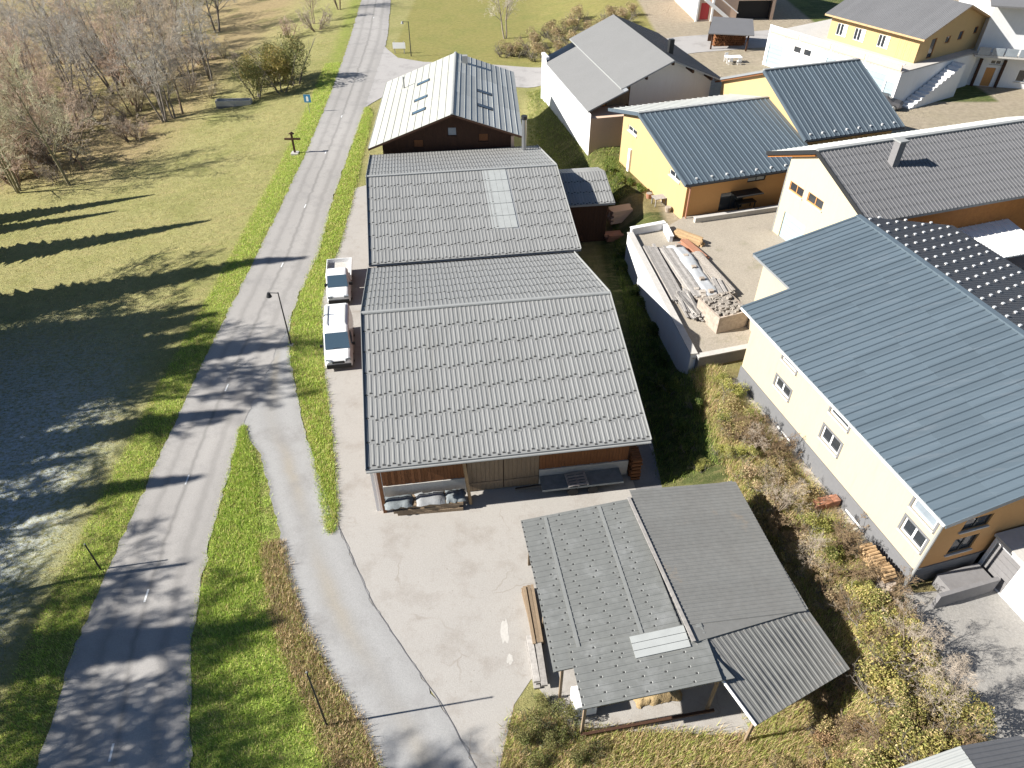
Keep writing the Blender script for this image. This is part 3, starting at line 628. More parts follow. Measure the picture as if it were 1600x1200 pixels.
mb = MB(); wall(mb, (U + 16.2, Vv + 29), (U + 20.5, Vv + 29), -.2, 3.85, (), (0, -1)); wall(mb, (U + 20.5, Vv + 29), (U + 20.5, Vv + 34.5), -.2, 3.9, (), (1, 0))
put(mb, 'lean_to_wall', MT['wood_dark'], rear)
planks(rear, (U + 16.2, Vv + 28.97), (U + 20.5, Vv + 28.97), (0, -1), 0, 3.8, MT['wood_dark'], .25, seed=8)

# ------------------------------------------------------------------ chalet with pale metal roof
ch = start('chalet', 'dark timber chalet with whitish metal gable roof and skylights behind the barns', 'chalet', 2.5, -3, 76, 0)
PH = [(-10.8, 5.0), (-2.65, 8.15), (3.95, 5.95)]
rf = gable_roof(ch, PH, 66.4, 85.7, 'v', MT['wood_dark'], th=.2)
sheets(rf, (-10.8, 66.4, 5.0), (-2.65, 66.4, 8.15), (-10.8, 85.7, 5.0), .8, 6.43, 'seam', MT['roof_white'])
sheets(rf, (-2.65, 66.4, 8.15), (3.95, 66.4, 5.95), (-2.65, 85.7, 8.15), .6, 6.43, 'seam', MT['roof_galv'])
put(MB().hexa([(-2.85, 66.35, 8.14), (-2.45, 66.35, 8.14), (-2.45, 85.75, 8.14), (-2.85, 85.75, 8.14), (-2.72, 66.35, 8.24), (-2.58, 66.35, 8.24), (-2.58, 85.75, 8.24), (-2.72, 85.75, 8.24)]), 'ridge_cap', MT['zinc'], rf)
def skylight(roof, c0, c1, v0, v1, prof, gm, name='skylight'):
    z = lambda c: lerp(prof, c); f = MB()
    f.hexa([(c0, v0, z(c0)), (c1, v0, z(c1)), (c1, v1, z(c1)), (c0, v1, z(c0)), (c0, v0, z(c0) + .07), (c1, v0, z(c1) + .07), (c1, v1, z(c1) + .07), (c0, v1, z(c0) + .07)])
    o = put(f, name, MT['dark_metal'], roof); a = .08
    put(MB().hexa([(c0 + a, v0 + a, z(c0 + a) + .07), (c1 - a, v0 + a, z(c1 - a) + .07), (c1 - a, v1 - a, z(c1 - a) + .07), (c0 + a, v1 - a, z(c0 + a) + .07),
                   (c0 + a, v0 + a, z(c0 + a) + .085), (c1 - a, v0 + a, z(c1 - a) + .085), (c1 - a, v1 - a, z(c1 - a) + .085), (c0 + a, v1 - a, z(c0 + a) + .085)]), 'pane', gm, o)
for v0 in (70.6, 74.2, 79.3): skylight(rf, -6.8, -5.4, v0, v0 + .75, PH, MT['glass_blue'])
for v0 in (70.6, 74.8): skylight(rf, -.3, 1.2, v0, v0 + .8, PH, MT['glass_dark'])
for (c, v, h) in ((-1.6, 83, .9),): put(MB().box(c - .3, c + .3, v - .3, v + .3, 7.4, 8.6), 'chimney', MT['zinc'], rf)
put(MB().tube((-8.3, 80.5, 5.8), (-8.3, 80.5, 7.2), .1, n=8), 'vent_pipe', MT['zinc'], rf)
shell(ch, -9.6, 3.1, 67.7, 84.6, -.2, PH, 'v', MT['plaster_white'], mats={'f': MT['wood_dark'], 'l': MT['wood_dark']}, holes={'f': [(6.35, 7.25, 5.6, 6.45), (3.0, 4.0, 4.5, 5.3), (9.3, 10.3, 5.0, 5.8)]}, drop=.2)
for h, gm in (((6.35, 7.25, 5.6, 6.45), MT['glass_light']), ((3.0, 4.0, 4.5, 5.3), MT['wood_brown']), ((9.3, 10.3, 5.0, 5.8), MT['wood_brown'])):
    window(ch, (-9.6, 67.7), (3.1, 67.7), (0, -1), h, MT['wood_dark'], gm, 1, name='window')
zf = lambda s: lerp(PH, -9.6 + s) - .24
for a0, a1 in ((0, 3.0), (4.0, 6.35), (7.25, 9.3), (10.3, 12.6)): planks(ch, (-9.6 + a0, 67.69), (-9.6 + a1, 67.69), (0, -1), 2.5, (lambda s, q=a0: zf(s + q)), MT['wood_dark'], .22, seed=int(a0 * 7))
put(MB().box(2.85, 3.15, 67.45, 67.75, 0, 5.6), 'corner_post', MT['plaster_pink'], ch)

# ------------------------------------------------------------------ white house
wh = start('house', 'white rendered house with fine grey roof beside the chalet', 'house', 13, 30, 78, 1.2)
PW = [(23.9, 6.15), (32.9, 10.2), (38.9, 7.8)]
rf = gable_roof(wh, PW[1:], 69.8, 88.4, 'v', MT['roof_deck'], th=.14)
zw = lambda c: lerp(PW, c)
mb = MB(); mb.hexa([(27.6, 69.8, zw(27.6) - .14), (32.9, 69.8, 10.06), (32.9, 88.4, 10.06), (27.6, 88.4, zw(27.6) - .14), (27.6, 69.8, zw(27.6)), (32.9, 69.8, 10.2), (32.9, 88.4, 10.2), (27.6, 88.4, zw(27.6))])
up = put(mb, 'roof', MT['roof_deck'], wh)
mb = MB(); mb.hexa([(23.9, 69.1, 5.95), (28.0, 69.1, zw(28) - .2), (28.0, 85.5, zw(28) - .2), (23.9, 85.5, 5.95), (23.9, 69.1, 6.09), (28.0, 69.1, zw(28) - .06), (28.0, 85.5, zw(28) - .06), (23.9, 85.5, 6.09)])
lo = put(mb, 'lower_roof', MT['roof_deck'], wh)
sheets(up, (27.6, 88.4, zw(27.6)), (27.6, 69.8, zw(27.6)), (32.9, 88.4, 10.2), .62, 5.9, 'trap_small', MT['roof_fine'])
sheets(lo, (23.9, 85.5, 6.09), (23.9, 69.1, 6.09), (27.58, 85.5, zw(27.58) - .06), .62, 4.1, 'trap_small', MT['roof_fine'])
put(MB().box(27.5, 27.6, 69.8, 88.3, zw(27.5) - .05, zw(27.6) + .05), 'flashing', MT['zinc'], up)
sheets(rf, (38.9, 69.8, 7.8), (38.9, 88.4, 7.8), (32.9, 69.8, 10.2), .5, .8, 'trap_small', MT['roof_dark'], single=False, hook=True)
put(MB().box(33.9, 34.4, 73.6, 74.1, 9.4, 11.1), 'chimney', MT['dark_metal'], rf)
wall_l = MB(); wall(wall_l, (24.0, 68.5), (24.0, 87.6), .4, 6.0, (), (-1, 0)); put(wall_l, 'wall', MT['plaster_white'], wh)
mb = MB(); wall(mb, (24.0, 68.5), (28.7, 68.5), .4, 5.55, (), (0, -1)); mb.poly([(24, 68.5, 5.55), (28.7, 68.5, 5.55), (28.7, 71.6, 5.55), (24, 71.6, 5.55)]); wall(mb, (28.7, 68.5), (28.7, 71.6), .4, 5.55, (), (1, 0)); put(mb, 'wall', MT['plaster_pink'], wh)
mb = MB(); wall(mb, (29.2, 71.6), (38.3, 71.6), .4, zw(38.3) - .16, (), (0, -1), top=[(9.1, zw(38.3) - .15), (3.7, 10.05), (0, zw(29.2) - .15)]); wall(mb, (38.3, 71.6), (38.3, 87.6), .4, zw(38.3) - .16, (), (1, 0)); wall(mb, (24, 87.6), (38.3, 87.6), .4, 6.0, (), (0, 1), top=[(14.3, zw(38.3) - .2), (8.9, 10), (0, 6)]); put(mb, 'wall', MT['plaster_white'], wh)
mb = MB(); wall(mb, (24.0, 71.6), (29.2, 71.6), .4, 5.9, (), (0, -1), top=[(5.2, zw(29.2) - .16), (0, 5.95)]); put(mb, 'wall', MT['wood_dark'], wh)
planks(wh, (24.1, 71.58), (26.6, 71.58), (0, -1), 5.56, (lambda s: zw(24.1 + s) - .25), MT['wood_honey'], .24, seed=4, d=.06)
planks(wh, (26.7, 71.58), (29.1, 71.58), (0, -1), 5.56, (lambda s: zw(26.7 + s) - .25), MT['wood_grey'], .24, seed=5, d=.04)
for u_, in ((30.2,), (32.9,), (35.2,), (37.4,)): put(MB().bar((u_, 69.9, zw(u_) - .33), (u_, 71.7, zw(u_) - .33), .2, .3), 'purlin', MT['wood_dark'], wh)
mb = MB(); wall(mb, (23.95, 85.6), (23.95, 87.7), .4, 6.5, (), (-1, 0)); mb.box(23.9, 24.3, 85.6, 87.7, 6.4, 6.7); put(mb, 'parapet', MT['plaster_white'], wh)

# ------------------------------------------------------------------ yellow house with two blue roofs
yh = start('house', 'yellow house under two stepped dark blue ribbed metal roofs', 'house', 18, 38, 56, 2.4)
P1 = [(48.6, 6.0), (58.4, 8.6), (64.7, 6.9)]
r1 = gable_roof(yh, P1, 31.1, 44.7, 'u', MT['roof_deck'], th=.18)
sheets(r1, (31.1, *P1[0]), (44.7, *P1[0]), (31.1, *P1[1]), .5, 10.2, 'wide', MT['roof_navy'])
sheets(r1, (44.7, *P1[2]), (31.1, *P1[2]), (44.7, *P1[1]), .62, 6.6, 'rib', MT['roof_galv'], single=False)
put(MB().box(31.05, 44.7, 58.25, 58.55, 8.6, 8.72), 'ridge_cap', MT['zinc'], r1)
put(MB().bar((31.05, 48.6, 5.95), (31.05, 58.4, 8.55), .06, .3).bar((31.05, 58.4, 8.55), (31.05, 64.7, 6.85), .06, .3), 'verge_board', MT['roof_navy'], r1)
put(MB().tube((31.1, 48.52, 5.9), (44.7, 48.52, 5.9), .08, n=8), 'gutter', MT['dark_metal'], r1)
hg = [(62.1 - 61.2 + 0, 62.1 - 59.3, 6.35, 6.8)]
HL = [(59.2 - 49.2, 61.1 - 49.2, 6.1, 6.6), (50.5 - 49.2, 52.4 - 49.2, 5.3, 5.85)]; HF = [(5.9, 7.7, 5.05, 5.72), (3.5, 5.9, 2.7, 4.4)]
sh = shell(yh, 31.6, 44.6, 49.2, 62.3, 1.6, P1, 'u', MT['plaster_yellow'], {'l': HL, 'f': HF}, drop=.18, mats={'f': MT['plaster_orange']})
for h in HL: window(yh, (31.6, 49.2), (31.6, 62.3), (-1, 0), h, MT['white_paint'], MT['glass_dark'], 2, sill=MT['concrete'])
window(yh, (31.6, 49.2), (44.6, 49.2), (0, -1), HF[0], MT['dark_metal'], MT['glass_light'], 2)
window(yh, (31.6, 49.2), (44.6, 49.2), (0, -1), HF[1], MT['dark_metal'], MT['glass_dark'], 2, name='patio_door')
put(MB().tube((31.75, 48.9, 2.4), (31.75, 48.9, 5.9), .07, n=8), 'downpipe', MT['terracotta'], yh)
put(MB().box(31.4, 31.6, 59.8, 60.2, 2.4, 4.6), 'wall_buttress', MT['white_paint'], yh)
put(MB().box(36.0, 38.6, 48.0, 49.15, 4.38, 4.46), 'canopy', MT['dark_metal'], yh)
P2 = [(51.2, 7.2), (59.3, 10.87), (67.3, 7.7)]
r2 = gable_roof(yh, P2, 44.25, 54.9, 'u', MT['roof_deck'], th=.18)
sheets(r2, (44.25, *P2[0]), (54.9, *P2[0]), (44.25, *P2[1]), .5, 8.9, 'wide', MT['roof_navy'])
sheets(r2, (54.9, *P2[2]), (44.25, *P2[2]), (54.9, *P2[1]), .62, 8.7, 'rib', MT['roof_galv'], single=False)
put(MB().box(44.2, 54.95, 59.15, 59.45, 10.87, 10.99), 'ridge_cap', MT['zinc'], r2)
for q in (44.2, 54.95): put(MB().bar((q, 51.2, 7.15), (q, 59.3, 10.8), .06, .3), 'verge_board', MT['roof_navy'], r2)
put(MB().tube((44.25, 51.12, 7.1), (54.9, 51.12, 7.1), .08, n=8), 'gutter', MT['dark_metal'], r2)
shell(yh, 44.75, 54.4, 51.9, 66.5, 1.6, P2, 'u', MT['plaster_yellow'], {}, drop=.18)
put(MB().bar((44.5, 59.5, 10.5), (44.5, 67.2, 7.45), .3, .16), 'rake_board', MT['wood_brown'], yh)
gs = MB()                                       # snow guards above the eaves
for k in range(9): gs.box(32.2 + k * 1.45, 32.35 + k * 1.45, 49.0, 49.15, 6.1, 6.3)
for k in range(8): gs.box(44.9 + k * 1.3, 45.05 + k * 1.3, 51.6, 51.75, 7.38, 7.58)
put(gs, 'snow_guards', MT['snow_guard'], yh, kind='stuff')

# ------------------------------------------------------------------ garage house
gh = start('house', 'ivory house with slate grey roof, roof chimney and garage door facing the gravel', 'house', 18, 45, 41, 2.4)
PG = [(34.8, 8.4), (41.6, 10.9), (47.2, 8.6)]
rf = gable_roof(gh, PG, 37.25, 62, 'u', MT['roof_deck'], th=.18)
sheets(rf, (37.25, *PG[0]), (62, *PG[0]), (37.25, *PG[1]), .33, .9, 'rib', MT['roof_slate'], single=False, hook=True, stag=.07)
sheets(rf, (62, *PG[2]), (37.25, *PG[2]), (62, *PG[1]), .5, 2.0, 'rib', MT['roof_galv'], single=False)
put(MB().box(37.2, 62, 41.42, 41.78, 10.9, 11.02), 'ridge_cap', MT['zinc'], rf)
put(MB().bar((37.22, 34.8, 8.33), (37.22, 41.6, 10.83), .06, .32).bar((37.22, 41.6, 10.83), (37.22, 47.2, 8.53), .06, .32), 'verge_board', MT['dark_metal'], rf)
cz = lerp(PG, 39.4); cb = put(MB().box(42.2, 42.75, 39.1, 39.7, cz - .4, cz + 1.75), 'chimney', MT['concrete_dark'], rf)
put(MB().box(42.1, 42.85, 39.0, 39.8, cz + 1.75, cz + 1.87), 'chimney_cap', MT['zinc'], cb)
HG = [(44.0 - 35.6 - 1.75, 44.0 - 35.6, 6.75, 7.5), (41.7 - 35.6 - 1.85, 41.7 - 35.6, 6.85, 7.6), (41.0 - 35.6, 43.75 - 35.6, 2.5, 4.95)]
shell(gh, 37.65, 61.5, 35.6, 44.6, 1.6, PG, 'u', MT['plaster_ivory'], {'l': HG}, drop=.18, mats={'f': MT['wood_honey']})
for h in HG[:2]: window(gh, (37.65, 35.6), (37.65, 44.6), (-1, 0), h, MT['door_wood'], MT['glass_dark'], 2, sill=MT['concrete'])
panel_door(gh, (37.65, 35.6), (37.65, 44.6), (-1, 0), HG[2], MT['door_grey'], 5, name='garage_door')
put(MB().bar((37.48, 41.8, 10.5), (37.48, 47.1, 8.32), .3, .16), 'rake_board', MT['wood_honey'], gh)
put(MB().tube((37.7, 44.7, 2.5), (37.7, 44.7, 8.3), .06, n=8), 'downpipe', MT['zinc'], gh)

# ------------------------------------------------------------------ big cream house with the large blue roof
bh = start('house', 'big cream house with grey plinth and very large light blue metal roof', 'house', 16, 30, 22, 2.0)
SL = 2.4 / 10.45; zb_ = lambda u: 7.6 + (u - 23.15) * SL if u < 33.6 else 10 - (u - 33.6) * SL
mb = MB(); th = .16
mb.hexa([(23.15, 13.3, 7.6 - th), (33.6, 13.3, 10 - th), (33.6, 30.4, 10 - th), (23.15, 30.4, 7.6 - th), (23.15, 13.3, 7.6), (33.6, 13.3, 10), (33.6, 30.4, 10), (23.15, 30.4, 7.6)])
mb.hexa([(26.3, 30.4, zb_(26.3) - th), (33.6, 30.4, 10 - th), (33.6, 34.7, 10 - th), (26.3, 34.7, zb_(26.3) - th), (26.3, 30.4, zb_(26.3)), (33.6, 30.4, 10), (33.6, 34.7, 10), (26.3, 34.7, zb_(26.3))])
rf = put(mb, 'roof', MT['roof_deck'], bh)
sheets(rf, (23.15, 30.4, 7.6), (23.15, 13.3, 7.6), (33.6, 30.4, 10), .45, 2.7, 'wide', MT['roof_blue'])
sheets(rf, (26.3, 34.7, zb_(26.3)), (26.3, 30.4, zb_(26.3)), (33.6, 34.7, 10), .45, 2.5, 'wide', MT['roof_blue'])
mb = MB(); mb.hexa([(33.6, 13.3, 10 - th), (42, 13.3, zb_(42) - th), (42, 34.7, zb_(42) - th), (33.6, 34.7, 10 - th), (33.6, 13.3, 10), (42, 13.3, zb_(42)), (42, 34.7, zb_(42)), (33.6, 34.7, 10)])
rb = put(mb, 'roof', MT['roof_deck'], bh)
sheets(rb, (42, 13.3, zb_(42)), (42, 34.7, zb_(42)), (33.6, 13.3, 10), .5, 2.2, 'trap_small', MT['roof_dark'], single=False)
gs = MB()
for i in range(7):
    for j in range(24):
        u_ = 34.2 + i * 1.15; v_ = 14 + j * .88 + (i % 2) * .44; gs.box(u_ - .07, u_ + .07, v_ - .07, v_ + .07, zb_(u_), zb_(u_) + .13)
put(gs, 'snow_guards', MT['snow_guard'], rb, kind='stuff')
put(MB().box(33.42, 33.78, 13.28, 34.72, 9.99, 10.1), 'ridge_cap', MT['roof_blue'], rf)
put(MB().box(23.07, 23.14, 13.3, 30.4, 7.5, 7.58), 'gutter', MT['white_paint'], rf)
for a, b in (((23.15, 13.27, 7.52), (33.6, 13.27, 9.92)), ((26.3, 34.73, zb_(26.3) - .08), (33.6, 34.73, 9.92)), ((23.15, 30.43, 7.52), (26.3, 30.43, zb_(26.3) - .08))): put(MB().bar(a, b, .05, .26), 'verge_board', MT['roof_blue'], rf)
WA, WB = (23.9, 13.9), (23.9, 29.9); wl = lambda v0, v1, z0, z1: (v0 - 13.9, v1 - 13.9, z0, z1)
HB = [wl(25.15, 26.6, 4.4, 5.12), wl(25.25, 26.6, 6.35, 6.8), wl(20.5, 22.0, 4.4, 5.3), wl(20.5, 22.0, 6.28, 6.75), wl(14.1, 15.5, 4.4, 5.32), wl(14.1, 15.55, 5.98, 6.8), wl(23.9, 25.3, 2.1, 2.3), wl(17.35, 18.65, 2.1, 2.3)]
mb = MB(); wall(mb, WA, WB, 3.22, 7.55, HB[:6], (-1, 0)); put(mb, 'wall', MT['plaster_cream'], bh)
mb = MB(); wall(mb, (23.9, 13.9), (41.3, 13.9), 3.22, 7.6, [(1.55, 2.95, 3.85, 4.98), (1.5, 3.0, 5.6, 6.45)], (0, -1), top=[(17.4, zb_(41.3) - .16), (9.7, 9.83), (0, 7.61)]); put(mb, 'wall', MT['plaster_orange'], bh)
mb = MB(); wall(mb, (23.9, 29.9), (26.9, 29.9), 1, 7.6, (), (0, 1)); wall(mb, (26.9, 29.9), (26.9, 34.2), 1, 8.2, (), (-1, 0)); wall(mb, (26.9, 34.2), (41.3, 34.2), 1, 8.0, (), (0, 1), top=[(14.4, 8.05), (6.7, 9.8), (0, 8.25)]); wall(mb, (41.3, 13.9), (41.3, 34.2), 1, zb_(41.3) - .17, (), (1, 0)); put(mb, 'wall', MT['plaster_cream'], bh)
mb = MB(); wall(mb, (23.85, 13.85), (23.85, 29.95), .8, 3.25, [(h[0] + .05, h[1] + .05, h[2], h[3]) for h in HB[6:]], (-1, 0)); wall(mb, (23.85, 13.85), (41.3, 13.85), .8, 3.25, [(3.9, 5.1, 2.0, 3.2)], (0, -1)); mb.poly([(23.85, 13.85, 3.25), (41.3, 13.85, 3.25), (41.3, 13.95, 3.25), (23.95, 13.95, 3.25), (23.95, 29.95, 3.25), (23.85, 29.95, 3.25)]); put(mb, 'plinth', MT['plaster_grey'], bh)
for k, h in enumerate(HB[:6]):
    window(bh, WA, WB, (-1, 0), h, MT['white_paint'], MT['glass_light'] if k == 5 else MT['glass_dark'], 2 if k % 2 == 0 else 1, sill=MT['concrete'], fw=.09); surround(bh, WA, WB, (-1, 0), h, MT['plaster_grey'])
for h in HB[6:]: window(bh, (23.85, 13.9), (23.85, 29.95), (-1, 0), h, MT['white_paint'], MT['white_paint'], 1, name='cellar_window')
for h in ((1.55, 2.95, 3.85, 4.98), (1.5, 3.0, 5.6, 6.45)): window(bh, (23.9, 13.9), (41.3, 13.9), (0, -1), h, MT['dark_metal'], MT['glass_dark'], 2, sill=MT['concrete'])
panel_door(bh, (23.85, 13.85), (41.3, 13.85), (0, -1), (3.9, 5.1, 2.0, 3.2), MT['dark_metal'], 4, name='cellar_door', horizontal=False)
put(MB().tube((23.75, 13.75, 2.1), (23.75, 13.75, 7.5), .07, n=8), 'downpipe', MT['zinc'], bh)
put(MB().box(25.2, 27.6, 12.6, 13.6, 1.9, 2.75).box(24.3, 27.7, 12.4, 12.6, 1.9, 3.0), 'entrance_parapet', MT['concrete_dark'], bh)
wg = start('garage', 'flat white garage wing beside the front gable of the big cream house', 'garage', 16, 28, 10, 2.0)
HW_shade = [(13.75 - 4 - 1.6, 13.75 - 4 - .15, 2.05, 4.3)]
mb = MB(); wall(mb, (27.9, 4), (27.9, 13.75), 1, 4.6, HW_shade, (-1, 0)); wall(mb, (27.9, 4), (36, 4), 1, 4.6, (), (0, -1)); wall(mb, (36, 4), (36, 13.75), 1, 4.6, (), (1, 0)); put(mb, 'wall', MT['plaster_white'], wg)
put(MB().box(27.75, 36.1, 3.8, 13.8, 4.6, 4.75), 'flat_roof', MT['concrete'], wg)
panel_door(wg, (27.9, 4), (27.9, 13.75), (-1, 0), HW_shade[0], MT['concrete_dark'], 6, name='garage_door')  # made-up door: paints the shaded far stretch of the white wall dark grey

# ------------------------------------------------------------------ open shed
sd_ = start('shed', 'open timber shed with patched grey metal roofs in the foreground yard', 'shed', 10, 10, 17, 0)
def slope(root, pts, mat, name='roof', th=.06):
    mb = MB(); mb.hexa([(x, y, z - th) for x, y, z in pts] + [tuple(p) for p in pts]); return put(mb, name, mat, root)
zl = lambda u: 3.3 + (u - 4.3) * .095
sa = slope(sd_, [(4.3, 14.3, zl(4.3)), (10.15, 14.3, zl(10.15)), (10.05, 22.4, zl(10.05)), (4.55, 22.4, zl(4.55))], MT['roof_shed'])
sheets(sa, (4.4, 22.4, zl(4.4)), (4.4, 14.3, zl(4.4)), (10.1, 22.4, zl(10.1)), .30, .95, 'dash_small', MT['roof_shed'], single=False, hook=True, stag=.2)
for u_ in (5.55, 8.35): put(MB().hexa([(u_ - .06, 14.6, zl(u_) + .05), (u_ + .1, 14.6, zl(u_) + .06), (u_ + .16, 22.3, zl(u_) + .06), (u_, 22.3, zl(u_) + .05), (u_ - .06, 14.6, zl(u_) + .065), (u_ + .1, 14.6, zl(u_) + .075), (u_ + .16, 22.3, zl(u_) + .075), (u_, 22.3, zl(u_) + .065)]), 'joint_strip', MT['joint'], sa)
sb = slope(sd_, [(5.15, 12.6, 3.2), (11.6, 12.6, 3.6), (10.3, 15.1, 3.98), (5.2, 15.1, 3.5)], MT['roof_shed'])
sheets(sb, (5.15, 15.1, 3.48), (5.15, 12.6, 3.2), (11.0, 15.1, 4.0), .30, 1.0, 'dash_small', MT['roof_shed'], single=False, hook=True, stag=.25)
zs_ = lambda u, v: 3.2 + (v - 12.6) * .112 + (u - 5.15) * .0905
for k in range(3):
    v0 = 14.1 + k * .32; c_ = [(7.8, v0), (10.2, v0), (10.2, v0 + .3), (7.8, v0 + .3)]
    put(MB().hexa([(u, v, zs_(u, v) + .05) for u, v in c_] + [(u, v, zs_(u, v) + .085) for u, v in c_]), 'rooflight_sheet', MT['clear_sheet'], sb)
zr = lambda u: 4.05 - (u - 9.95) * .085
sc = slope(sd_, [(10.4, 14.2, zr(10.4)), (16.2, 15.1, zr(16.2)), (15.9, 22.9, zr(15.9)), (9.95, 22.3, zr(9.95))], MT['roof_shed2'])
sheets(sc, (16.05, 15.0, zr(16.05)), (16.05, 22.8, zr(16.05)), (10.15, 15.0, zr(10.15)), .97, 5.95, 'trap_small', MT['roof_shed2'])
put(MB().bar((10.35, 14.2, zr(10.3) + .06), (9.95, 22.3, zr(9.95) + .06), .16, .06), 'ridge_cap', MT['wood_old'], sc)
sdq = slope(sd_, [(12.0, 10.95, 2.75), (17.0, 12.5, 2.75), (16.2, 15.2, 3.45), (10.45, 14.25, 3.9)], MT['roof_shed2'])
A0, A1, T0, T1 = Vector((12.0, 10.95, 2.75)), Vector((17.0, 12.5, 2.75)), Vector((10.45, 14.25, 3.9)), Vector((16.2, 15.2, 3.45)); J = MB(); K = 20
for k in range(K):                                   # ribs of the tapering lower roof
    s0_, s1_ = k / K, (k + .45) / K; a0, a1, b0, b1 = A0.lerp(A1, s0_), A0.lerp(A1, s1_), T0.lerp(T1, s0_), T0.lerp(T1, s1_); hh = Vector((0, 0, .02)); l_ = Vector((0, 0, .004))
    J.hexa([a0 + l_, a1 + l_, b1 + l_, b0 + l_, a0.lerp(a1, .2) + hh, a0.lerp(a1, .8) + hh, b0.lerp(b1, .8) + hh, b0.lerp(b1, .2) + hh])
put(J, 'roof_ribs', MT['roof_shed2'], sdq, kind='stuff')
put(MB().bar(A0 + Vector((-.05, -.02, .03)), A0.lerp(T0, .62) + Vector((-.05, 0, .03)), .07, .12), 'verge_board', MT['white_paint'], sdq)
for (u_, v_, zt) in ((4.8, 14.7, 3.1), (4.8, 18.3, 3.1), (4.8, 22, 3.1), (10.2, 22, 3.6), (15.6, 22.4, 3.3), (15.8, 15.4, 3.2), (5.4, 13.0, 3.0), (11.2, 13.0, 3.3), (16.5, 12.9, 2.6), (12.3, 11.4, 2.6), (10.2, 17, 3.6)):
    put(MB().box(u_ - .06, u_ + .06, v_ - .06, v_ + .06, 0, zt), 'post', MT['wood_grey'], sd_)
for (a, b) in (((4.8, 14.5, 3.12), (4.8, 22.3, 3.12)), ((10.2, 14.2, 3.68), (10.2, 22.3, 3.68)), ((15.7, 15.2, 3.3), (15.6, 22.6, 3.3)), ((5.3, 13.0, 3.05), (11.3, 13.0, 3.38)), ((12.2, 11.4, 2.62), (16.7, 12.8, 2.62)), ((4.8, 22.0, 3.2), (10.2, 22.0, 3.6))):
    put(MB().bar(a, b, .12, .2), 'beam', MT['wood_old'], sd_)
put(MB().bar((5.3, 12.8, .3), (11.4, 12.8, .35), .12, .12), 'bottom_rail', MT['wood_dark'], sd_)
for k in range(5): put(MB().box(10.25, 15.6, 22.3 + .001 * k, 22.36, .3 + k * .55, .8 + k * .55), 'wall_board', MT['wood_old'], sd_)

# ------------------------------------------------------------------ house with roof terrace, top right
tr = start('house', 'yellow upper storey on white garage base with roof terrace, at the top', 'house', -58, -57, 88, 2.4)
HT = [(.5, 2.9, 2.5, 5.2), (4.4, 5.6, 5.0, 5.8), (6.0, 7.2, 5.0, 5.8), (14.4, 18.0, 2.5, 5.7), (17.9 + .3, 19.4, 2.6, 5.1), (9.6, 12.6, 2.5, 5.6)]
TA, TB = (-67.6, 82.0), (-47.9, 82.0)
mb = MB(); wall(mb, TA, TB, 1.5, 6.4, HT, (0, -1)); wall(mb, TB, (-47.9, 97), 1.5, 6.4, (), (1, 0)); wall(mb, TA, (-67.6, 97), 1.5, 6.4, (), (-1, 0)); put(mb, 'wall', MT['plaster_white'], tr)
for k in (0, 3, 5): panel_door(tr, TA, TB, (0, -1), HT[k], MT['door_grey'], 5, name='garage_door')
for k in (1, 2): window(tr, TA, TB, (0, -1), HT[k], MT['white_paint'], MT['glass_dark'], 1)
panel_door(tr, TA, TB, (0, -1), HT[4], MT['door_grey'], 3, name='door')
put(MB().box(-67.6, -47.9, 82, 97, 6.3, 6.45), 'terrace_floor', MT['concrete'], tr)
for k in range(4):
    x0 = -67.5 + k * 4.9; put(MB().box(x0 + .1, x0 + 4.7, 82.02, 82.12, 6.5, 7.2), 'balustrade_panel', MT['plaster_pink'], tr); put(MB().box(x0 - .08, x0 + .1, 81.98, 82.2, 6.4, 7.35), 'balustrade_post', MT['white_paint'], tr)
put(MB().box(-67.6, -47.9, 81.96, 82.2, 7.2, 7.3), 'handrail', MT['white_paint'], tr)
PT = [(85.2, 9.3), (92.6, 12.0), (100, 9.3)]
rt = gable_roof(tr, PT, -62.2, -48.4, 'u', MT['wood_pale'], th=.2)
sheets(rt, (-62.2, 85.2, 9.3), (-48.4, 85.2, 9.3), (-62.2, 92.6, 12), .7, 7.9, 'trap_small', MT['roof_slate'])
HU = [(1.0, 2.0, 7.1, 8.5), (3.6, 4.6, 7.1, 8.5), (7.0, 8.0, 7.1, 8.5)]; HR = [(2.2, 3.2, 6.6, 8.8), (5.0, 5.9, 7.9, 8.7), (7.5, 8.4, 7.9, 8.9), (10.5, 11.3, 8.2, 9.0)]
shell(tr, -61.6, -49.2, 86, 99.3, 6.4, PT, 'u', MT['plaster_yellow'], {'f': HU, 'r': HR}, drop=.2)
for h in HU:
    window(tr, (-61.6, 86), (-49.2, 86), (0, -1), h, MT['white_paint'], MT['glass_dark'], 2)
    put(MB().box(-61.6 + h[1] + .05, -61.6 + h[1] + .6, 85.93, 85.99, h[2], h[3]), 'shutter', MT['white_paint'], tr)
for h in HR: window(tr, (-49.2, 86), (-49.2, 99.3), (1, 0), h, MT['wood_honey'], MT['glass_dark'], 1)
planks(tr, (-52.0, 85.99), (-49.2, 85.99), (0, -1), 6.5, 9.0, MT['plaster_yellow'], .25, seed=9)
st = MB()
for k in range(14): st.box(-47.8, -46.4, 83.5 + k * .62, 84.12 + k * .62, 2.2, 2.6 + k * .27)
put(st, 'outside_stair', MT['plaster_white'], tr)

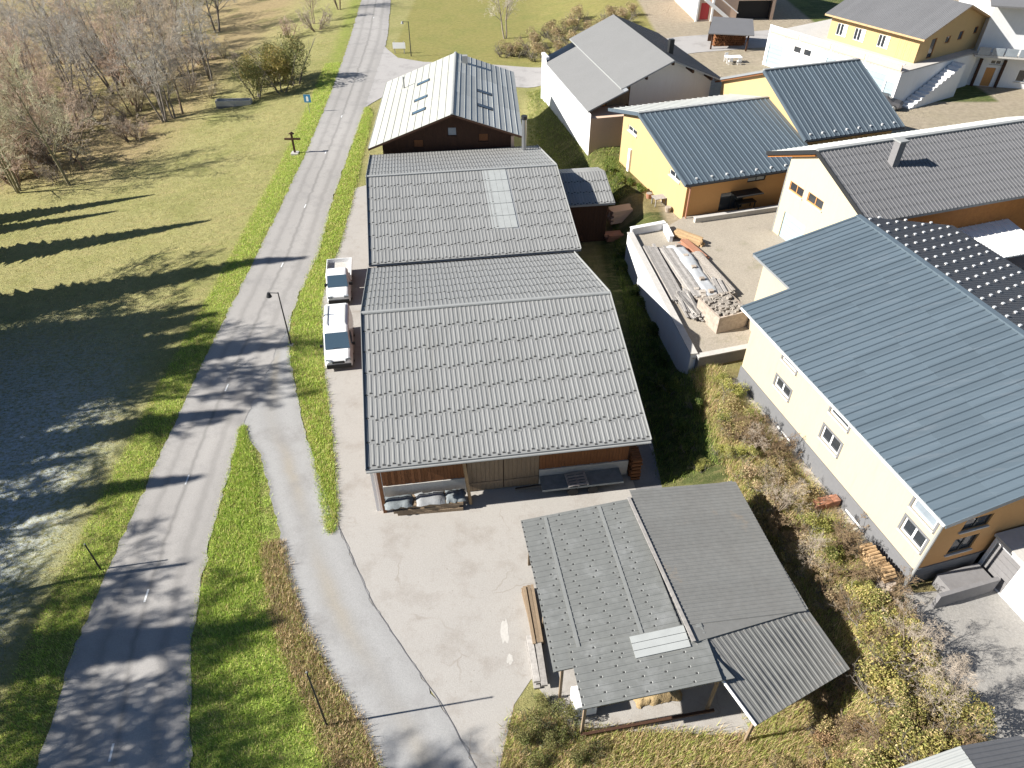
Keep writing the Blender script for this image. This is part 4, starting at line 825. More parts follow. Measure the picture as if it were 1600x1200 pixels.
# ------------------------------------------------------------------ white house at the right edge
e = start('house', 'bright white house with balcony cut by the right edge of the view', 'house', -14, 34, 106, 2.4)
HE = [(1.8, 2.9, 2.4, 4.6), (5.5, 7.5, 3.2, 4.6), (2.0, 3.2, 5.0, 5.5), (5.6, 7.2, 9.2, 10.6)]
EA, EB = (32.8, 103.5), (50, 103.5)
mb = MB(); wall(mb, EA, EB, 1.5, 12, HE, (0, -1)); wall(mb, EA, (32.8, 118), 1.5, 12, (), (-1, 0)); wall(mb, EB, (50, 118), 1.5, 12, (), (1, 0)); put(mb, 'wall', MT['plaster_white'], e)
panel_door(e, EA, EB, (0, -1), HE[0], MT['door_wood'], 3, name='door', horizontal=False)
for h in HE[1:]: window(e, EA, EB, (0, -1), h, MT['white_paint'], MT['glass_dark'], 2, sill=MT['concrete'])
put(MB().box(32.2, 50, 101.6, 103.5, 6.2, 6.4), 'balcony', MT['concrete'], e)
for k in range(12): put(MB().box(32.4 + k * 1.5, 33.7 + k * 1.5, 101.6, 101.66, 6.45, 7.3), 'balustrade_panel', MT['glass_light'], e)
for q in (33.5, 36.2): put(MB().box(q, q + .3, 103.2, 103.46, 2.3, 5.6), 'pilaster', MT['wood_dark'], e)
gable_roof(e, [(101.5, 11.8), (111, 15.5), (119, 12)], 31.8, 51, 'u', MT['roof_slate'])

# ------------------------------------------------------------------ red and white house and the woodshed, top middle
rh = start('house', 'red and white timber house with outside stair at the top edge', 'house', 4, 40, 128, 2.4)
mb = MB(); wall(mb, (37.5, 120.5), (50, 120.5), 1.5, 9, [(.6, 2.0, 2.6, 5.0), (6.5, 12, 2.4, 5.2)], (0, -1)); wall(mb, (37.5, 120.5), (37.5, 134), 1.5, 9, (), (-1, 0)); wall(mb, (50, 120.5), (50, 134), 1.5, 9, (), (1, 0)); wall(mb, (37.5, 134), (50, 134), 1.5, 9, (), (0, 1)); put(mb, 'wall', MT['plaster_pink'], rh)
panel_door(rh, (37.5, 120.5), (50, 120.5), (0, -1), (.6, 2.0, 2.6, 5.0), MT['red_paint'], 3, name='door', horizontal=False)
put(MB().box(43.9, 49.6, 121.5, 121.6, 2.3, 5.3), 'carport_back', MT['black'], rh)
for q in (37.4, 39.8): put(MB().box(q, q + .3, 120.2, 120.5, 2.2, 6), 'post', MT['white_paint'], rh)
put(MB().bar((38.5, 120.1, 5.6), (42.6, 120.1, 2.8), .12, .5).bar((40.2, 119.9, 6.2), (44, 119.9, 3.6), .1, .14), 'stair_rail', MT['white_paint'], rh)
gable_roof(rh, [(119.5, 8.6), (127.5, 12), (135.5, 8.6)], 36.5, 51, 'u', MT['roof_dark'])
ws = start('woodshed', 'small grey-roofed woodshed stacked with split logs, behind the houses', 'shed', 0, 30.8, 109, 2.4)
put(MB().hexa([(27.4, 107.3, 4.5), (33.6, 106.2, 4.5), (34.6, 111.5, 5.3), (29.2, 113, 5.3), (27.4, 107.3, 4.62), (33.6, 106.2, 4.62), (34.6, 111.5, 5.42), (29.2, 113, 5.42)]), 'roof', MT['roof_slate'], ws)
for q in ((28.2, 107.6), (33, 106.8), (33.8, 111), (29.4, 112)): put(MB().box(q[0] - .1, q[0] + .1, q[1] - .1, q[1] + .1, 2.2, 4.6), 'post', MT['wood_dark'], ws)
put(MB().box(28.6, 34, 111.6, 111.7, 2.2, 5), 'back_wall', MT['wood_dark'], ws)

# ------------------------------------------------------------------ carport with white roof, corner roof
cp = start('carport', 'white ribbed carport roof beside the dark side of the big blue roof', 'carport', 16, 46, 36, 2.4)
cz0, cz1 = 5.5, 6.3
ro = put(MB().hexa([(45.4, 33.4, cz0 - .08), (50.5, 33.4, cz0 - .08), (50.5, 39.4, cz1 - .08), (45.4, 39.4, cz1 - .08), (45.4, 33.4, cz0), (50.5, 33.4, cz0), (50.5, 39.4, cz1), (45.4, 39.4, cz1)]), 'roof', MT['white_paint'], cp)
sheets(ro, (45.4, 33.4, cz0), (50.5, 33.4, cz0), (45.4, 39.4, cz1), .64, 6.05, 'rib', MT['white_paint'])
for q in ((45.7, 33.8), (50.2, 33.8), (45.7, 39), (50.2, 39)): put(MB().box(q[0] - .08, q[0] + .08, q[1] - .08, q[1] + .08, 2.2, 5.4 if q[1] < 36 else 6.1), 'post', MT['white_paint'], cp)
cr = start('outbuilding', 'corner of a pale grey roofed outbuilding at the bottom edge', 'outbuilding', 14, 18, 5, 1.8)
PQ = [(14.2, 4.55), (18.4, 5.3), (21.5, 4.4)]
rq = gable_roof(cr, PQ, .5, 6.75, 'v', MT['roof_deck'])
sheets(rq, (14.2, 6.75, 4.55), (14.2, .5, 4.55), (18.4, 6.75, 5.3), .5, 4.3, 'trap_small', MT['roof_galv'])
sheets(rq, (21.5, .5, 4.4), (21.5, 6.75, 4.4), (18.4, .5, 5.3), .5, 3.2, 'trap_small', MT['roof_slate'])
shell(cr, 14.8, 20.9, 1, 6.2, 0.5, PQ, 'v', MT['plaster_grey'])

# ------------------------------------------------------------------ vehicles
OFF = Vector((0, 0, 0))
def ring(y, zb, zt, wb, wm, wt, n=0):
    zm = zb + (zt - zb) * .42; r = min(.16, (zt - zb) * .25)
    pts = [(wb, zb), (wm, zb + .18 * (zt - zb)), (wm, zm), (wt + (wm - wt) * .25, zt - r), (wt - r * .25, zt - r * .35), (wt - r, zt)]
    return [(x, y, z) for x, z in pts] + [(-x, y, z) for x, z in reversed(pts)]
def wheel(root, x, y, r=.34, wd=.22):
    s = 1 if x > 0 else -1; t = MB().tube((x - s * wd, y, r), (x, y, r), r, n=20).build('wheel', MT['rubber'], root)
    MB().tube((x, y, r), (x + s * .012, y, r), r * .62, r * .55, n=14).build('rim', MT['steel'], t)
def van(root, L_=5.1, W_=2.0, Ht=2.36):
    h = W_ / 2
    st = [(0, .42, .82, h * .80, h * .84, h * .78), (.1, .30, .98, h * .9, h * .93, h * .84), (.45, .27, 1.08, h * .95, h * .98, h * .86), (.95, .25, 1.22, h * .96, h, h * .88),
          (1.72, .25, 2.14, h * .96, h, h * .84), (2.1, .25, Ht - .04, h * .96, h, h * .85), (2.6, .25, Ht, h * .96, h, h * .86), (L_ - .12, .25, Ht, h * .96, h, h * .86), (L_, .32, Ht - .07, h * .92, h * .96, h * .82)]
    b = MB().loft([ring(*s) for s in st]).build('body', MT['car_white'], root, bevel=.02)
    def quad(name, pts, mat, par, t=.012):
        pts = [Vector(p) for p in pts]; nn = (pts[1] - pts[0]).cross(pts[2] - pts[1]).normalized() * t
        return MB().hexa([p - nn * .5 for p in pts] + [p + nn for p in pts]).build(name, mat, par)
    quad('windscreen', [(-h * .86, .96, 1.235), (h * .86, .96, 1.235), (h * .80, 1.70, 2.11), (-h * .80, 1.70, 2.11)], MT['glass_blue'], root, .03)
    MB().bar((-.3, .95, 1.28), (.35, 1.02, 1.33), .02, .02).build('wiper', MT['black'], root)
    for s in (-1, 1):
        quad('side_window', [(s * h * .995, 1.35, 1.3), (s * h * .995, 2.15, 1.3), (s * h * .93, 2.15, 1.9), (s * h * .94, 1.75, 1.9)][::s], MT['glass_dark'], root, .02)
        MB().loft([ring(.0, 0, .2, .1, .11, .09), ring(.1, 0, .2, .1, .11, .09)]).build('mirror', MT['black'], root).location = (s * (h + .13), 1.25, 1.25)
        quad('headlight', [(s * h * .48, .005, .8), (s * h * .86, .12, .8), (s * h * .84, .16, 1.0), (s * h * .5, .06, 1.0)][::s], MT['glass_light'], root, .04)
        for y in (1.0, L_ - 1.05): wheel(root, s * (h + .005), y)
    MB().box(-h * .86, h * .86, -.06, .12, .26, .62).build('bumper', MT['black'], root, bevel=.04)
    MB().box(-h * .42, h * .42, -.02, .06, .68, .86).build('grille', MT['dark_metal'], root)
    return b
def place(px, py, z=None): return (px, py, hz(px, py) + .0 if z is None else z)
vn = thing('van', 'white panel van parked nose towards the yard beside the barn', 'van', (-12.15, 38.75, .016), 9.5)
van(vn)
for x in (-.62, .62): MB().bar((x, 2.3, 2.42), (x, 4.8, 2.42), .04, .05).build('roof_rail', MT['zinc'], vn)
tk = thing('truck', 'white single cab truck with open drop side bed behind the van', 'truck', (-13.65, 46.8, .016), 9)
h = .95
MB().loft([ring(*s) for s in [(0, .42, .85, h * .8, h * .84, h * .78), (.1, .3, 1.0, h * .9, h * .93, h * .84), (.5, .27, 1.12, h * .95, h * .98, h * .86), (.85, .27, 1.25, h * .96, h, h * .88), (1.45, .3, 2.0, h * .96, h, h * .82), (1.7, .3, 2.12, h * .96, h, h * .84), (2.3, .3, 2.12, h * .96, h, h * .84), (2.38, .35, 2.05, h * .94, h * .97, h * .8)]]).build('cab', MT['car_white'], tk, bevel=.02)
MB().hexa([(-h * .84, .87, 1.25), (h * .84, .87, 1.25), (h * .78, 1.45, 1.98), (-h * .78, 1.45, 1.98), (-h * .84, .83, 1.28), (h * .84, .83, 1.28), (h * .78, 1.41, 2.01), (-h * .78, 1.41, 2.01)]).build('windscreen', MT['glass_blue'], tk)
MB().box(-1.0, 1.0, 2.55, 5.3, .78, .86).build('bed_floor', MT['concrete'], tk)
for nm, bx in (('bed_side', (-1.02, -.97, 2.5, 5.35, .8, 1.22)), ('bed_side', (.97, 1.02, 2.5, 5.35, .8, 1.22)), ('tailgate', (-.97, .97, 5.3, 5.35, .8, 1.22)), ('headboard', (-.97, .97, 2.5, 2.56, .8, 1.5))): MB().box(*bx).build(nm, MT['car_white'], tk)
MB().box(-.45, .45, .9, 5.2, .45, .7).build('chassis', MT['black'], tk)
MB().box(-h * .86, h * .86, -.06, .12, .28, .62).build('bumper', MT['black'], tk, bevel=.04)
for s in (-1, 1):
    MB().box(s * h - .06, s * h + .22, 1.0, 1.1, 1.25, 1.5).build('mirror', MT['black'], tk)
    MB().box(min(s * .45, s * .8), max(s * .45, s * .8), -.02, .1, .76, .94).build('headlight', MT['glass_light'], tk)
    for y in (.95, 4.3): wheel(tk, s * .96, y)
ca = thing('car', 'dark car half hidden behind the stepped blue roof', 'car', (45.2, 83.4, 2.44), 60)
MB().loft([ring(*s) for s in [(0, .4, .7, .7, .76, .7), (.3, .25, .88, .8, .86, .76), (1.1, .22, .98, .82, .88, .76), (1.8, .22, 1.45, .82, .88, .66), (3.0, .22, 1.5, .82, .88, .66), (3.9, .25, 1.2, .8, .86, .7), (4.2, .35, .95, .74, .8, .7)]]).build('body', MT['roof_dark'], ca, bevel=.03)
MB().hexa([(-.66, 1.1, 1.0), (.66, 1.1, 1.0), (.58, 1.78, 1.45), (-.58, 1.78, 1.45), (-.66, 1.07, 1.03), (.66, 1.07, 1.03), (.58, 1.75, 1.48), (-.58, 1.75, 1.48)]).build('windscreen', MT['glass_dark'], ca)
for s in (-1, 1):
    for y in (.8, 3.3): wheel(ca, s * .88, y, .32, .2)

# ------------------------------------------------------------------ street furniture
lp = thing('street_lamp', 'slim grey street lamp with short arm on the grass verge by the road', 'street lamp', (-16.3, 41.7, 0))
MB().tube((0, 0, 0), (0, 0, 4.65), .06, .04, 10).build('pole', MT['dark_metal'], lp)
MB().tube((0, 0, 4.6), (-.62, 0, 4.62), .03, .03, 8).build('arm', MT['dark_metal'], lp)
hd = MB().tube((-.68, 0, 4.3), (-.68, 0, 4.62), .2, .09, 12).build('lamp_head', MT['dark_metal'], lp)
MB().tube((-.68, 0, 4.27), (-.68, 0, 4.3), .17, .18, 12).build('lamp_glass', MT['glass_light'], hd)
MB().box(-.14, .14, -.14, .14, -.1, .12).build('base_plate', MT['concrete'], lp)
cx = thing('wayside_cross', 'dark wooden wayside cross standing in the meadow by the road', 'cross', (-24.15, 76.8, hz(-24.15, 76.8)))
MB().box(-.1, .1, -.08, .08, 0, 2.35).build('upright', MT['wood_dark'], cx)
MB().box(-.85, .85, -.1, .1, 1.65, 1.82).build('crossbeam', MT['wood_dark'], cx)
MB().box(-.4, .4, -.4, .4, -.2, .22).build('plinth', MT['concrete'], cx)
MB().hexa([(-.3, -.16, 2.3), (.3, -.16, 2.3), (.3, .16, 2.3), (-.3, .16, 2.3), (-.03, -.16, 2.48), (.03, -.16, 2.48), (.03, .16, 2.48), (-.03, .16, 2.48)]).build('little_roof', MT['wood_dark'], cx, kind=None)
bs = thing('road_sign', 'small blue road sign on a thin post in the verge', 'sign', (-25.3, 89.6, hz(-25.3, 89.6)))
MB().tube((0, 0, 0), (0, 0, 2.2), .03, n=8).build('post', MT['zinc'], bs)
MB().box(-.42, .42, -.05, -.02, 1.35, 2.3).build('panel', MT['sign_blue'], bs)
MB().poly([(-.14, -.054, 1.5), (.14, -.054, 1.5), (.14, -.054, 2.0), (.0, -.054, 2.15), (-.14, -.054, 2.0)]).build('symbol', MT['white_paint'], bs)
for (x, y, hh, nm, lb) in ((-21.8, 22.2, 2.2, 'snow_pole', 'thin dark snow pole standing at the shaded left edge of the road'), (-8.2, 14.05, 4.8, 'wooden_pole', 'tall dark leaning pole in the dead grass beside the lane'), (-28.4, 20.6, 8.0, 'utility_pole', 'tall utility pole left of the view throwing a line of shadow on the road')):
    t_ = thing(nm, lb, 'pole', (x, y, hz(x, y))); MB().tube((0, 0, -.1), (0, 0, hh), .05 if hh < 6 else .12, .035 if hh < 6 else .09, 8).build('shaft', MT['dark_metal'] if hh < 6 else MT['wood_dark'], t_)
    MB().tube((0, 0, hh), (0, 0, hh + .06), .05, .02, 8).build('cap', MT['zinc'], t_)
jl = thing('street_lamp', 'street lamp on the grass corner of the road junction at the top', 'street lamp', (-15.1, 112.8, hz(-15.1, 112.8)))
MB().tube((0, 0, 0), (0, 0, 4.8), .07, .05, 8).build('pole', MT['dark_metal'], jl); MB().tube((0, 0, 4.7), (-.9, 0, 4.8), .03, .03, 8).build('arm', MT['dark_metal'], jl); MB().tube((-.9, 0, 4.5), (-.9, 0, 4.82), .22, .1, 10).build('lamp_head', MT['zinc'], jl)
fp = thing('village_sign', 'pale village sign above a flower bed at the grassy junction corner', 'sign', (-17.0, 114.3, hz(-17, 114.3)))
for s in (-.7, .7): MB().box(s - .06, s + .06, -.06, .06, 0, 1.7).build('post', MT['wood_old'], fp)
MB().box(-.95, .95, -.1, -.065, .7, 1.55).build('panel', MT['white_paint'], fp)
tg = thing('water_trough', 'low grey water trough in front of the leafy shrubs in the meadow', 'trough', (-37.0, 96.2, hz(-37, 96.2)), 4)
MB().box(-2.3, 2.3, -.5, .5, -.4, .12).build('basin_floor', MT['concrete_dark'], tg)
for bx in ((-2.3, 2.3, -.5, -.36, .12, .8), (-2.3, 2.3, .36, .5, .12, .8), (-2.3, -2.14, -.36, .36, .12, .8), (2.14, 2.3, -.36, .36, .12, .8)): MB().box(*bx).build('rim_wall', MT['concrete'], tg)
MB().box(-2.14, 2.14, -.36, .36, .5, .62).build('water', MT['glass_blue'], tg)

# ------------------------------------------------------------------ retaining wall and terrace clutter
def wallthing(name, label, pts, z0, z1, th, mat, cap=None):
    (x0, y0), (x1, y1) = pts; d = Vector((x1 - x0, y1 - y0, 0)); L_ = d.length; rot = math.degrees(math.atan2(d.y, d.x))
    t_ = thing(name, label, 'wall', (x0, y0, z0), rot)
    n = max(1, round(L_ / 3.0)); st = L_ / n
    for k in range(n): MB().box(k * st + .006, (k + 1) * st - .006, -th / 2, th / 2, 0, z1 - z0).build('wall_section', mat, t_)
    if cap: MB().box(-.03, L_ + .03, -th / 2 - .05, th / 2 + .05, z1 - z0 + .003, z1 - z0 + .08).build('coping', cap, t_)
    return t_
wallthing('retaining_wall', 'long white concrete retaining wall holding the gravel terrace above the ditch', ((9.85, 53.2), (12.0, 36.85)), -.2, 3.0, .4, MT['plaster_white'], MT['concrete'])
wallthing('retaining_wall', 'short grey retaining wall closing the near end of the terrace', ((12.25, 36.75), (16.7, 38.05)), .8, 2.9, .35, MT['concrete_dark'], MT['concrete'])
wallthing('planter_wall', 'white planter wall across the far end of the terrace', ((9.95, 53.4), (12.9, 54.5)), 1.0, 3.3, .3, MT['plaster_white'], MT['white_paint'])
wallthing('planter_wall', 'short white planter wall returning from the terrace end wall', ((12.9, 54.4), (13.1, 52.2)), 2.5, 3.2, .3, MT['plaster_white'], MT['white_paint'])
wallthing('garden_wall', 'low pale wall along the front of the yellow house terrace', ((15.7, 55.6), (25.0, 58.2)), 2.2, 3.1, .3, MT['concrete'], MT['concrete'])
rg = random.Random(5)
def stack(name, label, cat, loc, rz, rows, L_, wd, hh, mat, per=1, jit=.05, part='plank', gap=.01, group=None, lj=.15):
    t_ = thing(name, label, cat, loc, rz, group)
    me = {}
    for r in range(rows):
        for c in range(per):
            dl = rg.uniform(-lj, lj); key = rg.randrange(4)
            if key not in me: me[key] = MB().box(-L_ / 2 * (1 - .04 * key), L_ / 2 * (1 - .03 * key), -wd / 2 + gap / 2, wd / 2 - gap / 2, 0, hh - .006).mesh(part, mat)
            o = link(part, me[key], t_); o.location = (dl, (c - (per - 1) / 2) * wd + rg.uniform(-jit, jit) * .3, r * hh); o.rotation_euler = (0, 0, rg.uniform(-jit, jit) * .25)
    return t_
ang = math.degrees(math.atan2(36.85 - 53.2, 12.0 - 9.85))
def along(s, off):     # point s metres along the wall from its far end, off metres to the right of it
    dx, dy = 2.15 / 16.49, -16.35 / 16.49; return (9.85 + dx * s - dy * off, 53.2 + dy * s + dx * off)
stack('plank_stack', 'long stack of weathered grey planks just inside the white retaining wall', 'planks', (*along(6.2, 1.0), 2.73), ang, 4, 8.0, .24, .09, MT['wood_old'], 4)
stack('plank_stack', 'second stack of grey planks in the middle of the terrace', 'planks', (*along(6.6, 2.3), 2.73), ang + 3, 6, 7.5, .22, .09, MT['wood_old'], 4)
stack('plank_stack', 'rough stack of darker planks on the yard side of the terrace', 'planks', (*along(7.0, 4.4), 2.73), ang + 5, 5, 6.5, .25, .1, MT['rubble'], 5, .2)
stack('beam_stack', 'stack of honey coloured beams by the yellow house corner', 'beams', (*along(1.4, 4.6), 2.73), ang + 40, 3, 2.6, .2, .18, MT['wood_pale'], 4, .3)
stack('board_stack', 'loose reddish boards lying behind the tarpaulin on the terrace', 'boards', (*along(3.2, 4.4), 2.73), ang + 15, 3, 3.2, .22, .12, MT['terracotta'], 3, .4)
def tarp(name, label, cat, loc, rz, L_, W_, Ht, mat, seed, nx=22, ny=12):
    rr = np.random.default_rng(seed); x = np.linspace(-1, 1, nx); y = np.linspace(-1, 1, ny); X, Y = np.meshgrid(x, y)
    Z = Ht * np.clip(1 - np.abs(Y) ** 5, 0, 1) * np.clip(1 - np.abs(X) ** 10, 0, 1) * (.82 + .1 * np.sin(X * 5 + seed) + .08 * rr.random(X.shape)); Z += .02
    Xs = X * L_ / 2 + .05 * rr.standard_normal(X.shape); Ys = Y * W_ / 2 * (1 + .05 * np.sin(X * 7 + seed)) + .03 * rr.standard_normal(X.shape)
    i = np.arange(ny - 1)[:, None] * nx + np.arange(nx - 1)[None]; F = np.stack([i, i + 1, i + nx + 1, i + nx], -1).reshape(-1, 4)
    t_ = thing(name, label, cat, loc, rz); link('cover', np_mesh('cover', np.stack([Xs, Ys, Z], -1).reshape(-1, 3), F, mat, False), t_); return t_
t_ = tarp('covered_pile', 'long pile under a pale crumpled tarpaulin on the terrace', 'tarpaulin', (*along(6.4, 3.3), 2.73), ang + 3, 8.5, 1.5, .75, MT['tarp_white'], 3)
for k in range(5): MB().box(-3.4 + k * 1.7, -3.1 + k * 1.7, -.25, .1, .62, .78).build('weight', MT['stone'], t_)
stack('plank_stack', 'short stack of splintered grey boards beside the rubble bin', 'planks', (*along(10.2, 4.2), 2.73), ang - 6, 7, 3.4, .22, .09, MT['wood_old'], 5, .6, lj=.5)
stack('plank_stack', 'grey battens heaped at the near end of the white wall', 'planks', (*along(10.9, 1.5), 2.73), ang + 4, 7, 3.0, .16, .08, MT['wood_old'], 6, .6, lj=.5)
rb_ = thing('rubble_heap', 'heap of broken grey stone between the plank stacks', 'rubble', (*along(9.7, 2.7), 2.73), ang); mb = MB()
for k in range(150):
    a_, r_ = rg.uniform(0, 6.28), 1.5 * rg.random() ** .5; x, y = r_ * math.cos(a_) * 1.3, r_ * math.sin(a_) * .8; z = max(.03, .55 * (1 - r_ / 1.6)) * rg.uniform(.7, 1.1); s_ = rg.uniform(.07, .2)
    mb.hexa([(x + p_ * s_ * rg.uniform(.6, 1.3), y + q_ * s_ * rg.uniform(.6, 1.3), z + c * s_ * .7) for c in (-1, 1) for p_, q_ in ((-1, -1), (1, -1), (1, 1), (-1, 1))])
mb.build('broken_stone', MT['rubble'], rb_, kind='stuff')
cb = thing('container', 'open concrete bin heaped with rubble at the near end of the terrace', 'bin', (*along(12.6, 3.3), 2.73), ang + 14)
for bx in ((-1.3, 1.3, -1.25, -1.1, 0, 1.3), (-1.3, 1.3, 1.1, 1.25, 0, 1.3), (-1.3, -1.15, -1.1, 1.1, 0, 1.3), (1.15, 1.3, -1.1, 1.1, 0, 1.3)): MB().box(*bx).build('side_wall', MT['stone'], cb)
rub = MB()
for k in range(170): x, y, z, s = rg.uniform(-1.1, 1.1), rg.uniform(-1.05, 1.05), rg.uniform(1.05, 1.3), rg.uniform(.06, .17); rub.hexa([(x + a * s * rg.uniform(.6, 1.2), y + b * s * rg.uniform(.6, 1.2), z + c * s) for c in (-1, 1) for a, b in ((-1, -1), (1, -1), (1, 1), (-1, 1))])
rub.box(-1.14, 1.14, -1.09, 1.09, .2, 1.1); rub.build('rubble', MT['rubble'], cb, kind='stuff')
bk = thing('bucket_trailer', 'small dark trailer in the shadow between the rubble bin and cream house', 'trailer', (*along(13.0, 5.9), 2.73), ang + 80)
MB().box(-1.0, 1.0, -.6, .6, .4, .48).build('floor', MT['dark_metal'], bk)
for bx in ((-1, 1, -.6, -.56, .48, .85), (-1, 1, .56, .6, .48, .85), (-1, -.96, -.56, .56, .48, .85), (.96, 1, -.56, .56, .48, .85)): MB().box(*bx).build('side', MT['tarp_dark'], bk)
MB().bar((1.0, 0, .44), (2.0, 0, .4), .08, .08).build('drawbar', MT['dark_metal'], bk)
for s in (-.7, .7): MB().tube((0, s - .08, .28), (0, s + .08, .28), .28, n=14).build('wheel', MT['rubber'], bk)

# ------------------------------------------------------------------ things at the barn front
tp = stack('timber_pile', 'pile of old beams under grey sheets left of the barn doors', 'timber', (*bw(3.0, .35), .02), BR - 1, 3, 4.0, .3, .24, MT['wood_grey'], 3, .25, part='beam')
for (x, q, sd2, mt) in ((-1.6, 1.5, 4, 'tarp_dark'), (.2, 1.6, 6, 'tarp'), (1.6, 1.1, 9, 'tarp_dark')): 
    c_ = tarp('ground_sheet', {4: 'dark grey sheet over the left end of the beam pile', 6: 'light grey sheet over the middle of the beam pile', 9: 'dark sheet over the right end of the beam pile'}[sd2], 'sheet', (*bw(3.0 + x, .35), .74), BR, q, .95, .2, MT[mt], sd2, 10, 6)
tl = thing('flatbed_trailer', 'low dark flatbed trailer in the shade under the barn eave', 'trailer', (*bw(12.0, .55), .02), BR)
MB().box(-2.4, 2.4, -.55, .55, .62, .74).build('deck', MT['tarp_dark'], tl)
MB().bar((-2.4, 0, .6), (-3.9, 0, .5), .12, .12).build('drawbar', MT['dark_metal'], tl)
for x in (-.6, .6):
    for s in (-.45, .45): MB().tube((x, s - .1, .3), (x, s + .1, .3), .3, n=14).build('wheel', MT['rubber'], tl)
MB().box(-2.2, 2.2, -.3, .3, .48, .615).build('chassis', MT['dark_metal'], tl)
def pallet(label, loc, rz, group=None):
    t_ = thing('pallet', label, 'pallet', loc, rz, group)
    for k in range(5): MB().box(-.6, .6, -.5 + k * .22, -.38 + k * .22, .11, .13).build('slat', MT['wood_old'], t_)
    for x in (-.55, 0, .55): MB().box(x - .05, x + .05, -.5, .5, 0, .108).build('bearer', MT['wood_old'], t_)
    return t_
pallet('old wooden pallet lying on the dark trailer deck', (*bw(11.7, .5), .765), BR + 3)
def logs(name, label, loc, rz, L_, W_, Ht, seed, mat='wood_brown', dr=.09):
    rr = random.Random(seed); t_ = thing(name, label, 'firewood', loc, rz); mb = MB(); z = dr; r_ = 0
    while z < Ht:
        x = -L_ / 2 + (dr if r_ % 2 else 0)
        while x < L_ / 2: mb.tube((x + rr.uniform(-.02, .02), -W_ / 2 + rr.uniform(-.06, .06), z), (x, W_ / 2 + rr.uniform(-.06, .06), z), dr * rr.uniform(.7, 1.0), n=6); x += dr * 1.95
        z += dr * 1.7; r_ += 1
    mb.build('split_logs', MT[mat], t_, kind='stuff'); return t_
logs('log_stack', 'stack of split firewood against the right corner of the front barn', (*bw(15.35, 2.3), .02), BR + 90, 3.2, .55, 1.7, 3)
logs('log_stack', 'firewood filling the small woodshed behind the houses', (31.2, 109.6, 2.42), 5, 4.6, 1.0, 1.7, 4, 'wood_brown', .14)
stack('board_stack', 'pale boards leaning low along the left side of the open shed', 'boards', (1.0, 19.4, .02), 100, 4, 3.2, .16, .12, MT['wood_grey'], 3, .2)
stack('board_stack', 'grey board pile at the near left corner of the open shed', 'boards', (1.15, 16.9, .02), 98, 3, 2.4, .3, .14, MT['wood_old'], 2, .2)
stack('timber_stack', 'pinkish timber stacked beside the lean-to of the rear barn', 'timber', (9.9, 59.6, hz(9.9, 59.6)), 20, 6, 2.2, .3, .2, MT['plaster_pink'], 4, .15)
stack('timber_stack', 'lower reddish timber stack in front of the lean-to corner', 'timber', (9.2, 57.4, hz(9.2, 57.4)), 10, 3, 1.6, .3, .2, MT['terracotta'], 3, .15)
bx_ = thing('water_tank', 'white plastic tank under the near left corner of the open shed', 'tank', (3.2, 14.9, .02), 10)
MB().box(-.5, .5, -.5, .5, .15, 1.1).build('tank', MT['white_paint'], bx_, bevel=.06); MB().box(-.55, .55, -.55, .55, 0, .14).build('pallet_base', MT['wood_old'], bx_); MB().tube((0, 0, 1.1), (0, 0, 1.16), .12, n=10).build('lid', MT['black'], bx_)
t_ = tarp('straw_heap', 'heap of yellow straw on the floor of the open shed', 'straw', (6.6, 15.6, .02), 12, 2.2, 1.2, .45, MT['straw'], 21)
stack('plank_stack', 'dark planks stored inside the open shed', 'planks', (4.6, 15.4, .02), 12, 5, 2.6, .25, .1, MT['wood_grey'], 3, .1)

# ------------------------------------------------------------------ stored things along the cream house wall
cB, sB = math.cos(R(16)), math.sin(R(16))
def bhw(u, v): return (u * cB - v * sB, u * sB + v * cB)
for v_, kind, lb in ((20.6, 'pal', 'upright grey pallet leaning at the cream house wall, farthest of the row'), (19.2, 'brick', 'orange brick stack beside the cream house wall'), (17.4, 'pal', 'grey pallet on the ground along the cream house wall, second from the far end'),
                     (16.4, 'pal', 'grey pallet nearest the downpipe of the cream house'), (15.1, 'log', 'firewood stack by the near corner of the cream house')):
    x, y = bhw(23.0, v_); z = hz(x, y)
    if kind == 'pal': pallet(lb, (x, y, z + .02), 106).rotation_euler = (R(8 if v_ < 20 else 35), 0, R(106))
    elif kind == 'brick': stack('brick_stack', lb, 'bricks', (x, y, z), 106, 5, .5, .25, .12, MT['terracotta'], 6, .05, part='brick', lj=.02)
    else: logs('log_stack', lb, (x, y, z), 106, 2.0, .6, .9, 7, 'wood_pale')
x, y = bhw(22.8, 14.0); stack('stone_stack', 'pile of pale stone slabs at the foot of the cream house corner', 'stones', (x, y, hz(x, y)), 60, 4, .7, .4, .1, MT['stone'], 2, .3, part='slab')
# ------------------------------------------------------------------ garden things
def table(label, loc, rz, mat, w_=1.6, d_=.9):
    t_ = thing('garden_table', label, 'table', loc, rz); MB().box(-w_ / 2, w_ / 2, -d_ / 2, d_ / 2, .7, .75).build('tabletop', mat, t_)
    for x in (-1, 1):
        for y in (-1, 1): MB().box(x * (w_ / 2 - .1) - .04, x * (w_ / 2 - .1) + .04, y * (d_ / 2 - .1) - .04, y * (d_ / 2 - .1) + .04, 0, .7).build('leg', mat, t_)
def chair(label, loc, rz, mat, group):
    t_ = thing('garden_chair', label, 'chair', loc, rz, group); MB().box(-.24, .24, -.24, .24, .42, .46).build('seat', mat, t_); MB().box(-.24, .24, .2, .24, .47, .9).build('backrest', mat, t_)
    for x in (-.2, .2):
        for y in (-.2, .18): MB().box(x - .025, x + .025, y - .025, y + .025, 0, .42).build('leg', mat, t_)
table('white garden table on the gravel behind the white house', (29.9, 101.6, 2.42), 8, MT['white_paint'], 2.2, 1.1)
